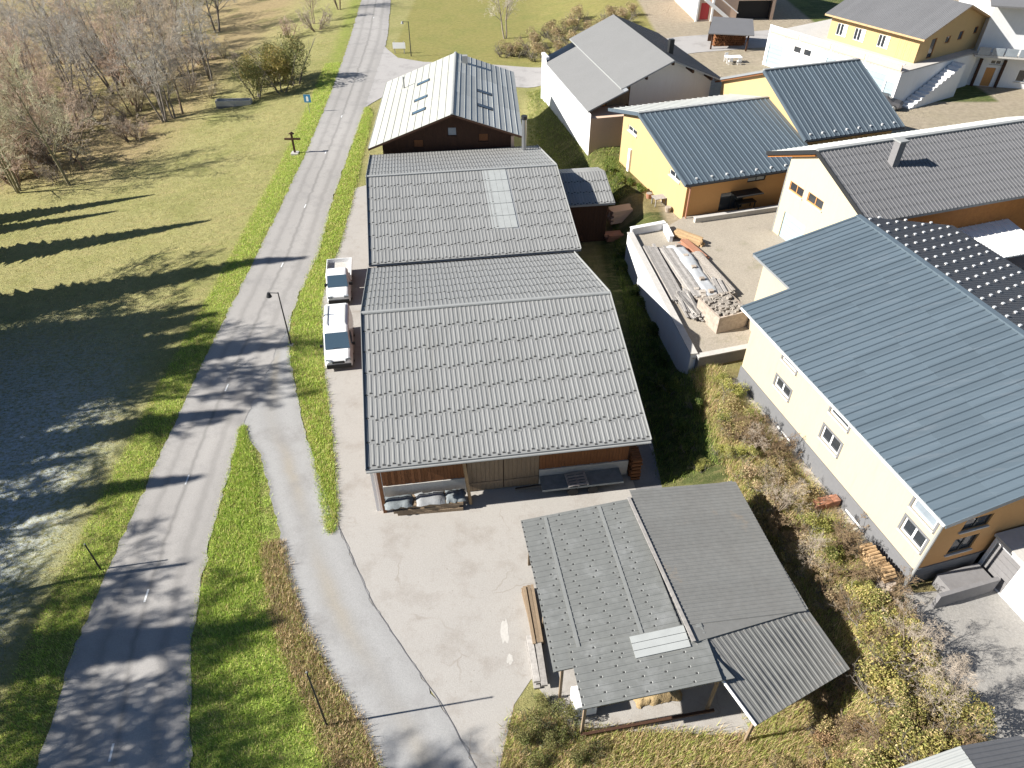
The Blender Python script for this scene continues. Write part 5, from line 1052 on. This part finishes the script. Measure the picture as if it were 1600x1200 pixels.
for k, (dx, dy, rz) in enumerate(((-.6, -1.0, 180), (.6, -1.0, 180), (-.6, 1.0, 0))): chair('white garden chair at the white garden table', (29.9 + dx, 101.6 + dy, 2.42), rz + 8, MT['white_paint'], 'white chairs around the garden table')
table('dark garden table against the shaded front of the yellow house', (20.6, 58.1, 2.74), 18, MT['dark_metal'], 1.8, .8)
table('small round-edged grey table beside the yellow gable wall', (13.3, 59.6, hz(13.3, 59.6)), 18, MT['wood_old'], 1.2, .9)
for k, (x, y, m_, lb) in enumerate(((12.6, 60.9, 'terracotta', 'terracotta flower pot under the yellow gable'), (13.9, 58.2, 'stone', 'stone flower pot near the yellow house corner'))):
    t_ = thing('flower_pot', lb, 'pot', (x, y, hz(x, y))); MB().tube((0, 0, 0), (0, 0, .45), .22, .3, 12).build('pot', MT[m_], t_); MB().tube((0, 0, .45), (0, 0, .47), .27, .27, 12).build('soil', MT['rubble'], t_)
fg = thing('flag_pole', 'red flag hanging on a pole between the two white houses', 'flag', (58.2, 99.5, 2.4))
MB().tube((0, 0, 0), (0, 0, 7.5), .05, .035, 8).build('pole', MT['white_paint'], fg); MB().hexa([(.03, -.02, 5.2), (.9, -.1, 4.9), (.9, -.07, 4.9), (.03, .01, 5.2), (.03, -.02, 7.3), (.75, -.1, 6.7), (.75, -.07, 6.7), (.03, .01, 7.3)]).build('cloth', MT['red_paint'], fg)

# ------------------------------------------------------------------ vegetation
def tubes(p, q, r0, r1, n=3):
    p, q = np.asarray(p), np.asarray(q); d = q - p; d /= np.linalg.norm(d, axis=1, keepdims=True) + 1e-9
    a = np.cross(d, np.where(np.abs(d[:, 2:3]) > .9, [[1., 0, 0]], [[0, 0, 1.]])); a /= np.linalg.norm(a, axis=1, keepdims=True) + 1e-9; b = np.cross(d, a)
    t = np.arange(n) * 2 * np.pi / n; o = a[:, None] * np.cos(t)[None, :, None] + b[:, None] * np.sin(t)[None, :, None]
    V_ = np.concatenate([p[:, None] + o * np.asarray(r0)[:, None, None], q[:, None] + o * np.asarray(r1)[:, None, None]], 1).reshape(-1, 3)
    k = np.arange(len(p))[:, None] * 2 * n; j = np.arange(n)[None]; l = (np.arange(n)[None] + 1) % n
    return V_, np.stack([k + j, k + l, k + n + l, k + n + j], -1).reshape(-1, 4)
def skeleton(seed, Ht, stems=1, lean=.15, spread=1.0, kids=(9, 7, 6, 5), up=.5, l1=.42, start_=.25):
    rr = np.random.default_rng(seed); segs = [[] for _ in range(5)]
    def grow(p, d, L_, r, lev):
        n = (6, 4, 3, 2, 1)[lev]; pts = [p]; rad = [r]; dd = d.copy()
        for i in range(n):
            dd = dd + rr.normal(0, (.07, .16, .2, .25, .2)[lev], 3) + np.array([0, 0, (.02, .06, .05, .02, 0)[lev] * up]); dd /= np.linalg.norm(dd)
            pts.append(pts[-1] + dd * L_ / n); rad.append(r * (1 - (i + 1) / n * (.8 if lev < 3 else .6)))
            segs[lev].append((pts[-2], pts[-1], rad[-2], rad[-1]))
        if lev == 4: return
        m = kids[lev]
        for k in range(m):
            t = (start_ if lev == 0 else .2) + (1 - (start_ if lev == 0 else .2)) * (k + rr.random()) / m; f = t * n; i = min(int(f), n - 1); q = pts[i] + (pts[i + 1] - pts[i]) * (f - i)
            base = pts[i + 1] - pts[i]; base /= np.linalg.norm(base); pr = rr.normal(0, 1, 3); pr -= base * pr.dot(base); pr /= np.linalg.norm(pr)
            a = rr.uniform(.5, .95) * spread; nd = base * math.cos(a) + pr * math.sin(a); nd[2] += .12 * up; nd /= np.linalg.norm(nd)
            grow(q, nd, L_ * (l1 if lev == 0 else .55) * rr.uniform(.7, 1.2) * (1.15 - .5 * t), max(.006, np.interp(t * n, range(n + 1), rad) * .55), lev + 1)
    for s in range(stems):
        a = rr.uniform(0, 6.28); ln = rr.uniform(.3, 1) * lean if stems > 1 else lean * .4; d = np.array([math.cos(a) * ln, math.sin(a) * ln, 1.0]); d /= np.linalg.norm(d)
        grow(np.array([math.cos(a) * .3 * (stems > 1), math.sin(a) * .3 * (stems > 1), -.2]), d, Ht * rr.uniform(.8, 1.0), Ht * .012 + .03, 0)
    return segs
def merge(parts):
    V_, F_, o = [], [], 0
    for v, f in parts: V_.append(v); F_.append(f + o); o += len(v)
    return np.concatenate(V_), np.concatenate(F_)
def seg_arr(s): return (np.array([x[0] for x in s]), np.array([x[1] for x in s]), np.array([x[2] for x in s]), np.array([x[3] for x in s]))
def bare_meshes(seed, Ht, stems=1, thin=.011, **k):
    sg = skeleton(seed, Ht, stems, **k)
    tv = merge([tubes(*seg_arr(sg[0]), 7), tubes(*seg_arr(sg[1]), 5)]); parts = []
    for lev, n in ((2, 4), (3, 3), (4, 3)):
        if sg[lev]: p, q, a, b = seg_arr(sg[lev]); parts.append(tubes(p, q, np.maximum(a, thin), np.maximum(b, thin * .7), n))
    cv = merge(parts); return np_mesh('trunk', *tv, MT['bark']), np_mesh('crown', *cv, MT['twig'])
def spawn(name, label, cat, meshes, loc, rz, sc, color, group, parts=('trunk', 'crown'), tilt=0):
    t_ = thing(name, label, cat, loc, rz, group); t_.scale = (sc, sc, sc * random.uniform(.92, 1.08)); t_.rotation_euler[0] = tilt
    for nm, me in zip(parts, meshes):
        o = link(nm, me, t_); o.color = (*color, 1)
        if nm == 'stems': o['kind'] = 'stuff'
    return t_
random.seed(11)
BARE = [bare_meshes(1, 11, 1, kids=(12, 7, 6, 4)), bare_meshes(2, 11, 3, lean=.3, kids=(8, 6, 5, 4)), bare_meshes(3, 10, 2, lean=.3, kids=(10, 7, 5, 4)), bare_meshes(4, 12, 4, lean=.35, kids=(7, 6, 5, 4), start_=.35)]
TREES = [(-49.4, 74.7), (-54.9, 74.1), (-54.7, 78.2), (-62.3, 83.9), (-58.1, 100.4), (-52.6, 100.4), (-44.6, 93.7), (-45.4, 92.9), (-43.8, 95.1), (-44.4, 108.9), (-47.1, 108.2), (-57.3, 105.4), (-64.0, 106.8), (-68.1, 103.7), (-70.1, 100.2), (-74.4, 124.1),
         (-82.4, 129.1), (-71.9, 130.6), (-65.6, 129.1), (-62.6, 135.9), (-56.1, 134.1), (-52.4, 136.7), (-95.5, 156.6), (-89.3, 160.3), (-77.5, 157.5), (-70.8, 160.8), (-34.5, 134.5), (-31.5, 142.6), (-81.3, 118.8), (-95.9, 143.1), (-58.7, 90.3), (-61.6, 87.8), (-49.9, 79.0),
         (-60, 112), (-66, 116), (-54, 119), (-73, 111), (-78, 108), (-88, 122), (-60, 145), (-82, 145), (-66, 96), (-72, 92), (-75, 100), (-80, 98), (-56, 110), (-62, 122), (-70, 120), (-78, 135), (-68, 140), (-55, 127), (-85, 112), (-90, 134), (-86, 152), (-64, 150), (-72, 148), (-59, 156), (-52, 112), (-76, 116), (-66, 109)]
for i, (x, y) in enumerate(TREES):
    c = random.choice(((1, 1, 1), (1.15, 1.0, .85), (.85, .85, .85), (1.1, 1.1, .8), (1.2, .95, .8))); m_ = BARE[i % 4]
    if i in (6, 7, 8): lb = 'pale slender bare tree in the clump by the water trough'
    elif i == 0: lb = 'bare grey tree standing nearest to the road among the leafless trees'
    elif (x, y) in ((-34.5, 134.5), (-31.5, 142.6)): lb = 'thin bare tree beside the road at the top edge'
    else: lb = 'leafless grey brown tree in the wood at the upper left'
    spawn('bare_tree', lb, 'tree', m_, (x, y, hz(x, y)), random.uniform(0, 360), random.uniform(.75, 1.1) * (.7 if (x, y) in ((-34.5, 134.5), (-31.5, 142.6)) else 1), c, 'leafless trees at the upper left')
# leafless shrubs under the trees
BSH = [bare_meshes(21, 3.0, 6, lean=.9, kids=(7, 5, 4, 3), thin=.009, start_=.1), bare_meshes(22, 2.6, 7, lean=1.0, kids=(6, 5, 4, 3), thin=.009, start_=.1)]
for i, (x, y) in enumerate([(-47, 88), (-51, 92), (-55, 95), (-48, 100), (-42, 101), (-60, 96), (-64, 92), (-57, 82), (-66, 86), (-47.3, 86.9), (-52, 76.5), (-58, 78), (-46, 104), (-53, 106), (-62, 101), (-70, 108), (-50, 113), (-40, 112), (-46, 120), (-37, 128), (-33, 130), (-63, 79), (-69, 84)] + [(-56.5, 76.2), (-60.5, 80.6), (-64, 84.8), (-58.6, 84), (-53.2, 81.2), (-66.5, 90.6), (-51.5, 97), (-57, 92.4), (-69, 96), (-73, 103), (-62, 115), (-49, 118), (-56, 124), (-68, 125)]):
    spawn('bare_shrub', 'low leafless brown shrub growing under the bare trees', 'shrub', BSH[i % 2], (x, y, hz(x, y)), random.uniform(0, 360), random.uniform(.8, 1.4) * (1.9 if i > 22 else 1), random.choice(((1.2, .98, .85), (1.0, .9, .8), (1.1, 1.02, .8))), 'leafless shrubs under the trees', ('stems', 'twigs'))

def leaf_cloud(seed, n, rx, rz, size, lobes=9, palette=((.10, .13, .03),), flat=.0):
    rr = np.random.default_rng(seed); lc = rr.normal(0, 1, (lobes, 3)); lc /= np.linalg.norm(lc, axis=1, keepdims=True); lc *= rr.uniform(.25, .75, (lobes, 1)); lr_ = rr.uniform(.25, .5, lobes)
    k = rr.integers(0, lobes, n); d = rr.normal(0, 1, (n, 3)); d /= np.linalg.norm(d, axis=1, keepdims=True); c = lc[k] + d * (lr_[k] * rr.uniform(.45, 1.0, n) ** .6)[:, None]
    c = c * [rx, rx, rz] * .95; c[:, 2] += rz * .95; c[:, 2] = np.maximum(c[:, 2], .05)
    a = rr.normal(0, 1, (n, 3)); a /= np.linalg.norm(a, axis=1, keepdims=True); b = np.cross(a, rr.normal(0, 1, (n, 3))); b /= np.linalg.norm(b, axis=1, keepdims=True)
    s = size * rr.uniform(.6, 1.3, (n, 1)); V_ = np.stack([c - a * s, c - b * s * .5, c + a * s, c + b * s * .5], 1).reshape(-1, 3)
    pal = np.array(palette); pk = np.clip(rr.normal(lobes and (k % len(pal)), .8, n).round().astype(int), 0, len(pal) - 1); T = pal[pk] * 1.4 * rr.uniform(.7, 1.35, (n, 1)); T = np.repeat(T, 4, 0)
    return V_, np.arange(4 * n).reshape(-1, 4), T
def shrub_meshes(seed, n, rx, rz, size, palette, stems=6):
    V_, F_, T = leaf_cloud(seed, n, rx, rz, size, 11, palette); sg = skeleton(seed, rz * 1.7, stems, lean=.9 * rx / rz, kids=(6, 4, 3, 2), start_=.15)
    sv = merge([tubes(*seg_arr(sg[0]), 5), tubes(*seg_arr(sg[1]), 3), tubes(*seg_arr(sg[2]), 3)])
    return np_mesh('stems', *sv, MT['bark']), np_mesh('foliage', V_, F_, MT['leaf'], tint=T)
YG = ((.25, .23, .07), (.33, .27, .10), (.20, .20, .06), (.36, .28, .14), (.15, .16, .05))
BRN = ((.27, .20, .12), (.34, .26, .16), (.20, .15, .10), (.29, .26, .13), (.17, .16, .07))
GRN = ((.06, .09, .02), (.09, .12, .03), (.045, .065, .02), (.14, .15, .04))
DRY = ((.28, .22, .11), (.21, .155, .08), (.20, .19, .07), (.31, .25, .13))
SH = {'yg': [shrub_meshes(31, 3800, 1.35, 1.0, .055, YG, 10), shrub_meshes(32, 3200, 1.25, 1.15, .055, YG, 10)], 'br': [shrub_meshes(33, 2400, 1.15, .85, .045, BRN, 14), shrub_meshes(34, 2200, 1.2, .8, .045, BRN, 14)],
      'gr': [shrub_meshes(35, 2600, 1.1, .95, .09, GRN), shrub_meshes(36, 2200, 1.2, .8, .085, GRN)], 'dr': [shrub_meshes(37, 1800, 1.1, .6, .045, DRY, 14), shrub_meshes(38, 1700, 1.0, .65, .045, DRY, 14)]}
def shrubs(kind, pts, lb, grp, s0=.8, s1=1.25, col_=(1, 1, 1), sink=.1):
    for i, (x, y) in enumerate(pts):
        v = random.uniform(.85, 1.15); spawn('shrub', lb, 'shrub', SH[kind][i % 2], (x, y, hz(x, y) - sink), random.uniform(0, 360), random.uniform(s0, s1), tuple(q * v for q in col_), grp, ('stems', 'foliage'))
shrubs('yg', [(16.4, 17.1), (17.1, 15.8), (17.9, 14.6), (18.4, 13.3), (16.6, 13.3), (15.8, 14.6), (15.6, 12.4), (17.2, 12.2), (16.4, 18.7), (17.7, 17.4), (14.9, 11.4), (16.2, 11.2), (13.4, 11.6)], 'yellow green leafy shrub right of the open shed', 'yellow green shrubs right of the open shed', .75, 1.1)
shrubs('br', [(13.2, 24.6), (13.9, 25.1), (14.5, 23.9), (14.9, 22.4), (15.2, 20.9), (15.4, 19.3), (13.5, 26.6), (14.4, 26.3)], 'brown autumn shrub between the shed roof and the cream house', 'brown shrubs on the bank by the shed', .6, .95)
shrubs('br', [(13.6, 13.2), (14.6, 13.5), (15.1, 15.4), (12.8, 12.0), (11.3, 10.9)], 'rusty brown shrub at the near corner of the shed', 'rusty shrubs at the shed corner', .6, .95, (1.05, .92, .85))
shrubs('yg', [(13.5, 35.0), (13.9, 33.8), (12.9, 31.2), (12.2, 28.6), (11.0, 28.2), (13.4, 28.4), (14.8, 31.5), (15.8, 23.3), (16.2, 21.6), (16.8, 19.6)], 'low yellow green bush on the sunny bank by the cream house', 'low bushes on the sunny bank', .45, .75, (.95, 1.05, .9))
shrubs('dr', [(13.2, 30.2), (14.2, 29.4), (15.2, 28.0), (14.6, 27.4), (15.4, 26.0), (15.6, 24.6), (13.6, 32.4), (16.0, 25.2), (14.2, 21.4), (8.6, 11.6), (10.0, 11.0), (7.0, 11.4), (9.2, 10.0), (5.6, 10.8), (11.6, 12.2), (12.2, 10.2)], 'dry beige weed clump on the rough bank', 'dry weed clumps on the bank', .6, 1.1)
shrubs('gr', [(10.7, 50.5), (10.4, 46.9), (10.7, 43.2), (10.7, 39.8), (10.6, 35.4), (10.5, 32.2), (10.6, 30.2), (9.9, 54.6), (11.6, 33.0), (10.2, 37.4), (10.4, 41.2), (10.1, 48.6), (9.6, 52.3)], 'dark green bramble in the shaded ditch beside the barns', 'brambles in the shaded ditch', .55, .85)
shrubs('br', [(1.4, 14.7), (2.3, 14.4), (.8, 13.7), (1.9, 13.4), (3.0, 12.9), (1.0, 12.4)], 'dark brown green bramble at the near left corner of the open shed', 'brambles at the shed corner', .55, .85, (.5, .62, .4))
shrubs('gr', [(9.6, 62.5), (10.4, 64.5), (9.9, 66.5), (12.0, 62.2), (11.3, 63.6)], 'small green garden shrub left of the yellow house', 'garden shrubs by the yellow house', .4, .7, (1.3, 1.3, 1))
shrubs('br', [(.9, 113.2), (3.7, 111.2), (6.6, 112.6), (9.6, 114.9), (3.0, 117), (7.2, 119), (12.3, 120), (15.8, 124), (-1.2, 113.0), (10.8, 128), (12, 116), (14, 118.5), (17, 121), (6, 122.5), (19, 126), (9, 123)], 'large brown autumn bush along the far side of the side road', 'brown bushes behind the side road', 1.4, 2.1, (.95, .95, .9))
for i, (x, y, s_) in enumerate(((17.3, 15.6, .3), (17.9, 13.6, .32), (14.2, 24.6, .22), (15.0, 21.2, .24), (13.9, 28.8, .2))):
    spawn('sapling', 'thin leafless sapling rising from the scrub beside the shed', 'sapling', BARE[(i + 1) % 4], (x, y, hz(x, y)), i * 63, s_, (1.05, .95, .85), 'leafless saplings in the scrub')
br_pts = [(random.uniform(12.6, 18.4), random.uniform(11, 32)) for _ in range(60)]
br_pts = [(x, y) for x, y in br_pts if np.interp(y, [11, 16, 23, 26, 32], [11, 15.2, 14.0, 12.6, 12.6]) < x < np.interp(y, [11, 16, 20, 34], [18.6, 18.2, 17.6, 13.8])][:34]
shrubs('dr', br_pts[::2], 'tangled tan brush on the bank between shed and cream house', 'tangled brush on the bank', .7, 1.15)
for i, (x, y) in enumerate(br_pts[1::2]): spawn('bare_shrub', 'low tangle of leafless twigs on the bank beside the shed', 'shrub', BSH[i % 2], (x, y, hz(x, y) - .1), random.uniform(0, 360), random.uniform(.45, .75), (.55, .42, .28), 'leafless twigs on the bank', ('stems', 'twigs'))
LT = [shrub_meshes(41, 4200, 3.0, 4.2, .12, ((.12, .135, .045), (.18, .165, .06), (.08, .095, .035), (.22, .185, .08)), 4), shrub_meshes(42, 3600, 2.8, 3.6, .12, ((.17, .14, .04), (.12, .12, .03), (.22, .17, .06)), 4)]
for i, (x, y, s_) in enumerate([(-34.6, 98.4, .85), (-31.4, 99.2, 1.0), (-30.0, 102.0, 1.05), (-36.2, 103, .75), (-33, 104, .95)]):
    spawn('leafy_tree', 'broad olive green shrub tree still in leaf beside the road', 'tree', LT[i % 2], (x, y, hz(x, y) - .2), i * 77, s_, (1, 1, 1), 'leafy shrub trees beside the road', ('trunk', 'crown'))
spawn('bare_tree', 'pale birch at the edge of the field behind the chalet', 'tree', BARE[2], (-1.0, 122, hz(-1, 122)), 40, .9, (1.3, 1.25, 1.2), 'pale trees behind the chalet')

# trees outside the left edge whose shadows fall across the meadow and the road
def spruce_meshes(seed, Ht=18, rad=2.6):
    rr = np.random.default_rng(seed); P_, Q_, T_ = [], [], []; F_ = []; n = 0; V_ = []
    lv = np.linspace(.06, .985, 44)
    for l in lv:
        L_ = rad * (1 - l) ** .8 * rr.uniform(.8, 1.1) + .15; k = 13
        for j in range(k):
            a = 2 * np.pi * (j + rr.random()) / k; z = Ht * l + rr.uniform(-.2, .2); d = np.array([math.cos(a), math.sin(a), 0]); s = np.array([-d[1], d[0], 0]); ll_ = L_ * rr.uniform(.75, 1.1); wd = .18 * ll_ + .12
            b0 = np.array([0, 0, z]); m1 = b0 + d * ll_ * .5 + [0, 0, -.08 * ll_]; e_ = b0 + d * ll_ + [0, 0, -.28 * ll_]
            V_ += [b0, m1 - s * wd, e_, m1 + s * wd, b0 + [0, 0, -.1], m1 + [0, 0, -.35 * wd - .2], e_, m1 + [0, 0, .1]]; F_ += [[n, n + 1, n + 2, n + 3], [n + 4, n + 5, n + 6, n + 7]]; n += 8
    tr_ = tubes([[0, 0, -.3]], [[0, 0, Ht * .97]], [Ht * .014], [.03], 8)
    return np_mesh('trunk', *tr_, MT['bark']), np_mesh('crown', np.array(V_), np.array(F_), MT['spruce'])
SPR = [spruce_meshes(51), spruce_meshes(52, 18, 3.9)]
TALL = [bare_meshes(61, 20, 1, thin=.024, kids=(16, 8, 6, 5), start_=.2, l1=.26, spread=.75), bare_meshes(62, 20, 2, lean=.12, thin=.024, kids=(13, 7, 6, 5), start_=.2, l1=.26, spread=.75)]
TALL.append(bare_meshes(63, 20, 2, lean=.35, thin=.03, kids=(13, 8, 6, 5), start_=.15, l1=.42, spread=1.0))
TOPZ = [max(v.co.z for v in m_[1].vertices) for m_ in TALL]
sa_, ca_, te = math.sin(R(SUN_AZ)), math.cos(R(SUN_AZ)), math.tan(R(SUN_EL))
def shadow_tree(tip, Ht, kind):
    D = Ht / te
    for _ in range(20): bx, by = tip[0] - sa_ * D, tip[1] - ca_ * D; D = max(2, (Ht + hz(bx, by) - hz(*tip)) / te)
    bx, by = tip[0] - sa_ * D, tip[1] - ca_ * D
    if kind < 2: spawn('spruce_tree', 'tall spruce on the slope left of the view', 'tree', SPR[kind], (bx, by, hz(bx, by)), random.uniform(0, 360), Ht / 18, (1, 1, 1), 'spruces left of the view')
    else: spawn('bare_tree', 'tall bare tree on the slope left of the view', 'tree', TALL[kind - 2], (bx, by, hz(bx, by)), random.uniform(0, 360), Ht / TOPZ[kind - 2], (1, 1, 1), 'tall bare trees left of the view')
for tip, Ht, k in (((-29.2, 62.7), 19, 0), ((-17.0, 54.4), 26, 0), ((-22.5, 47.6), 21, 0), ((-16.2, 42.6), 24, 3), ((-15.8, 40.4), 24, 2), ((-17.5, 41.6), 24, 1), ((-17.4, 34.6), 23, 0), ((-20.0, 36.4), 22, 2), ((-20.4, 28.4), 22, 0), ((-26.0, 33.0), 20, 1),
                   ((-24.0, 38.6), 21, 2), ((-25.5, 43.5), 21, 3), ((-28.0, 37.0), 19, 1), ((-31.0, 45.5), 19, 1), ((-29.5, 28.5), 18, 2), ((-31.0, 25.0), 18, 1), ((-13.2, 18.8), 24, 0), ((-14.8, 17.4), 24, 3), ((-16.5, 18.6), 24, 3), ((-16, 17.6), 24, 2), ((-17.5, 18.3), 23, 1), ((-26.5, 19.2), 19, 1), ((-28.0, 22.0), 18, 3), ((-10.2, 9.6), 25, 1), ((-13.8, 9.4), 24, 1), ((-4.6, 8.4), 24, 4), ((1.0, 10.6), 26, 4), ((-1.6, 12.2), 24, 3), ((-1.5, 9.4), 24, 1), ((-6.5, 9.4), 23, 3), ((-24.8, 30.4), 21, 3), ((-25.4, 25.4), 21, 2), ((-24.6, 21.8), 21, 3), ((-27.5, 30.8), 20, 0), ((-30, 34.6), 19, 1), ((-33, 28.5), 18, 1), ((-30, 19), 19, 3), ((-34, 22), 17, 0), ((-24.5, 17.2), 21, 2), ((-27, 40.4), 20, 0), ((-37, 36), 16, 1), ((-34, 44), 17, 1), ((-23.4, 43.4), 22, 1), ((-24.5, 45.6), 22, 1), ((-25.0, 41.4), 21, 1), ((-27, 47.2), 20, 1), ((-26.5, 38.4), 20, 1), ((-33, 33), 17, 3), ((-35, 40), 17, 1), ((-40.5, 67), 14, 0), ((-39, 70), 13, 0), ((-33, 31), 17, 0),
                   ((-26.5, 48.6), 20, 4), ((-26, 44), 20, 4), ((-26.5, 39.5), 20, 4), ((-27, 35.5), 20, 4), ((-29, 29.5), 19, 4), ((-28.5, 24.5), 19, 4), ((-29, 19.5), 19, 4), ((-33, 47), 17, 4), ((-34, 38), 17, 4), ((-35, 26), 17, 4), ((-24, 36), 21, 3), ((-23.6, 40.6), 21, 2)):
    shadow_tree(tip, Ht, k)

# grasses: too many to count
def grass(name, label, cat, pts, h0, h1, palette, seed, blades=4, spread=.12, wd=.011, weights=None):
    rr = np.random.default_rng(seed); n = len(pts); k = n * blades; c = np.repeat(np.asarray(pts), blades, 0) + np.c_[rr.normal(0, spread, (k, 2)), np.zeros(k)]
    hh = rr.uniform(h0, h1, n).repeat(blades) * rr.uniform(.6, 1.1, k); a = rr.uniform(0, 2 * np.pi, k); l = rr.uniform(.15, .8, k) * hh; s = np.c_[-np.sin(a), np.cos(a), np.zeros(k)] * (wd * rr.uniform(.7, 1.6, k))[:, None]
    top = c + np.c_[np.cos(a) * l, np.sin(a) * l, hh]; V_ = np.stack([c - s, c + s, top], 1).reshape(-1, 3)
    pal = np.array(palette); T = pal[rr.choice(len(pal), n, p=weights)].repeat(blades, 0) * (1.8 if name == 'rough_grass' else 2.05) * rr.uniform(.7, 1.3, (k, 1)); T = T.repeat(3, 0)
    if name == 'meadow_grass':
        fz = frost(V_[:, 0], V_[:, 1])[:, None] * rr.uniform(0, 1, (len(V_) // 3, 1)).repeat(3, 0) ** 1.5; T = T * (1 - fz) + np.array([.62, .69, .76]) * fz
    return tag(link(name, np_mesh(name, V_, np.arange(3 * k).reshape(-1, 3), MT['blade'], tint=T)), label, cat, None, 'stuff')
rr = np.random.default_rng(77)
def strip(n, y0, y1, fa, fb, wgt=None):
    y = rr.uniform(y0, y1, n); t = rr.random(n) * 1.04 - .02; x = fa(y) + (fb(y) - fa(y)) * t; keep = np.ones(n, bool) if wgt is None else rr.random(n) < wgt(x, y, t); x, y = x[keep], y[keep]; return np.c_[x, y, hgt(x, y)]
BRIGHT = ((.20, .27, .05), (.25, .31, .065), (.14, .20, .035), (.32, .31, .12), (.30, .24, .12))
grass('verge_grass', 'lush green grass on the wedge between road and lane', 'grass', strip(26000, 3, 33, lambda y: xr(y) + .05, lambda y: np.maximum(ll(y) - .1, xr(y) + .06), lambda x, y, t: np.where(t < .74, 1, .2)), .10, .26, BRIGHT, 1, 4, weights=(.28, .26, .2, .16, .10))
grass('dead_grass', 'brown dead grass along the left edge of the lane', 'grass', strip(8000, 6, 24, lambda y: xr(y) + (ll(y) - xr(y)) * .72, lambda y: ll(y) + .12), .10, .34, ((.27, .20, .12), (.20, .15, .09), (.34, .27, .16), (.17, .18, .06)), 2, 4)
grass('verge_grass', 'green and yellow grass strip between lane and barn yard', 'grass', strip(22000, 24.6, 91, vl, vr), .10, .30, BRIGHT, 3, 4, weights=(.27, .25, .15, .18, .15))
grass('verge_grass', 'bright green roadside grass along the left edge of the road', 'grass', strip(26000, 4, 110, lambda y: xl(y) - 2.4, lambda y: xl(y) - .03), .08, .2, BRIGHT, 4, 5, weights=(.25, .3, .12, .25, .08))
my = rr.uniform(0, 1, 90000) ** 1.25 * 118 + 5; mx = xl(my) - 2 - rr.uniform(0, 1, 90000) * (16 + my * .42)
grass('meadow_grass', 'short dry autumn grass of the meadow', 'grass', np.c_[mx, my, hgt(mx, my)], .04, .12, ((.26, .22, .09), (.20, .19, .06), (.32, .26, .13), (.12, .13, .035), (.15, .17, .045)), 5, 3, .14, .016)
bx2 = rr.uniform(-.4, 20, 110000); by2 = rr.uniform(6, 38, 110000); kp = ~poly_in([q[0] for q in yard_poly], [q[1] for q in yard_poly], bx2, by2) & (bx2 > lr(by2)) & ((bx2 > 12.2) | (by2 < 14.5) | ((bx2 > 9.4) & (by2 > 28.5))) & (bx2 < np.interp(by2, [6, 12, 16, 20, 34, 38], [19.5, 19.3, 18.6, 18.6, 14.5, 13.2]))
kp &= ~((bx2 > 11.6) & (by2 > 37.2)); bx2, by2 = bx2[kp], by2[kp]
sh_ = (by2 > 28) & (bx2 < 12)
grass('rough_grass', 'rough dry weeds and grass on the bank around the shed', 'grass', np.c_[bx2, by2, hgt(bx2, by2)][~sh_], .12, .5, ((.34, .26, .14), (.27, .25, .09), (.38, .30, .18), (.20, .22, .06), (.28, .19, .12), (.21, .25, .06)), 6, 6, .17, .009)
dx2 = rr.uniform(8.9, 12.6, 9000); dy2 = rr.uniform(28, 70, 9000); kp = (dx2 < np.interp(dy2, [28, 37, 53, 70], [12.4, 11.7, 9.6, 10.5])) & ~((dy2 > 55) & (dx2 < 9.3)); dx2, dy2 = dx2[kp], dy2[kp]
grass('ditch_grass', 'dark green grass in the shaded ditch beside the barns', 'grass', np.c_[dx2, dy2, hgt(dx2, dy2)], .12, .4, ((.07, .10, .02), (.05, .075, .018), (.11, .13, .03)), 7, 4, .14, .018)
gx2 = rr.uniform(2, 11, 9000); gy2 = rr.uniform(62, 97, 9000)
grass('side_grass', 'rough grass between the chalet and the white house', 'grass', np.c_[gx2, gy2, hgt(gx2, gy2)], .1, .25, ((.10, .13, .03), (.17, .17, .05), (.07, .09, .02)), 8, 4, .14, .02)
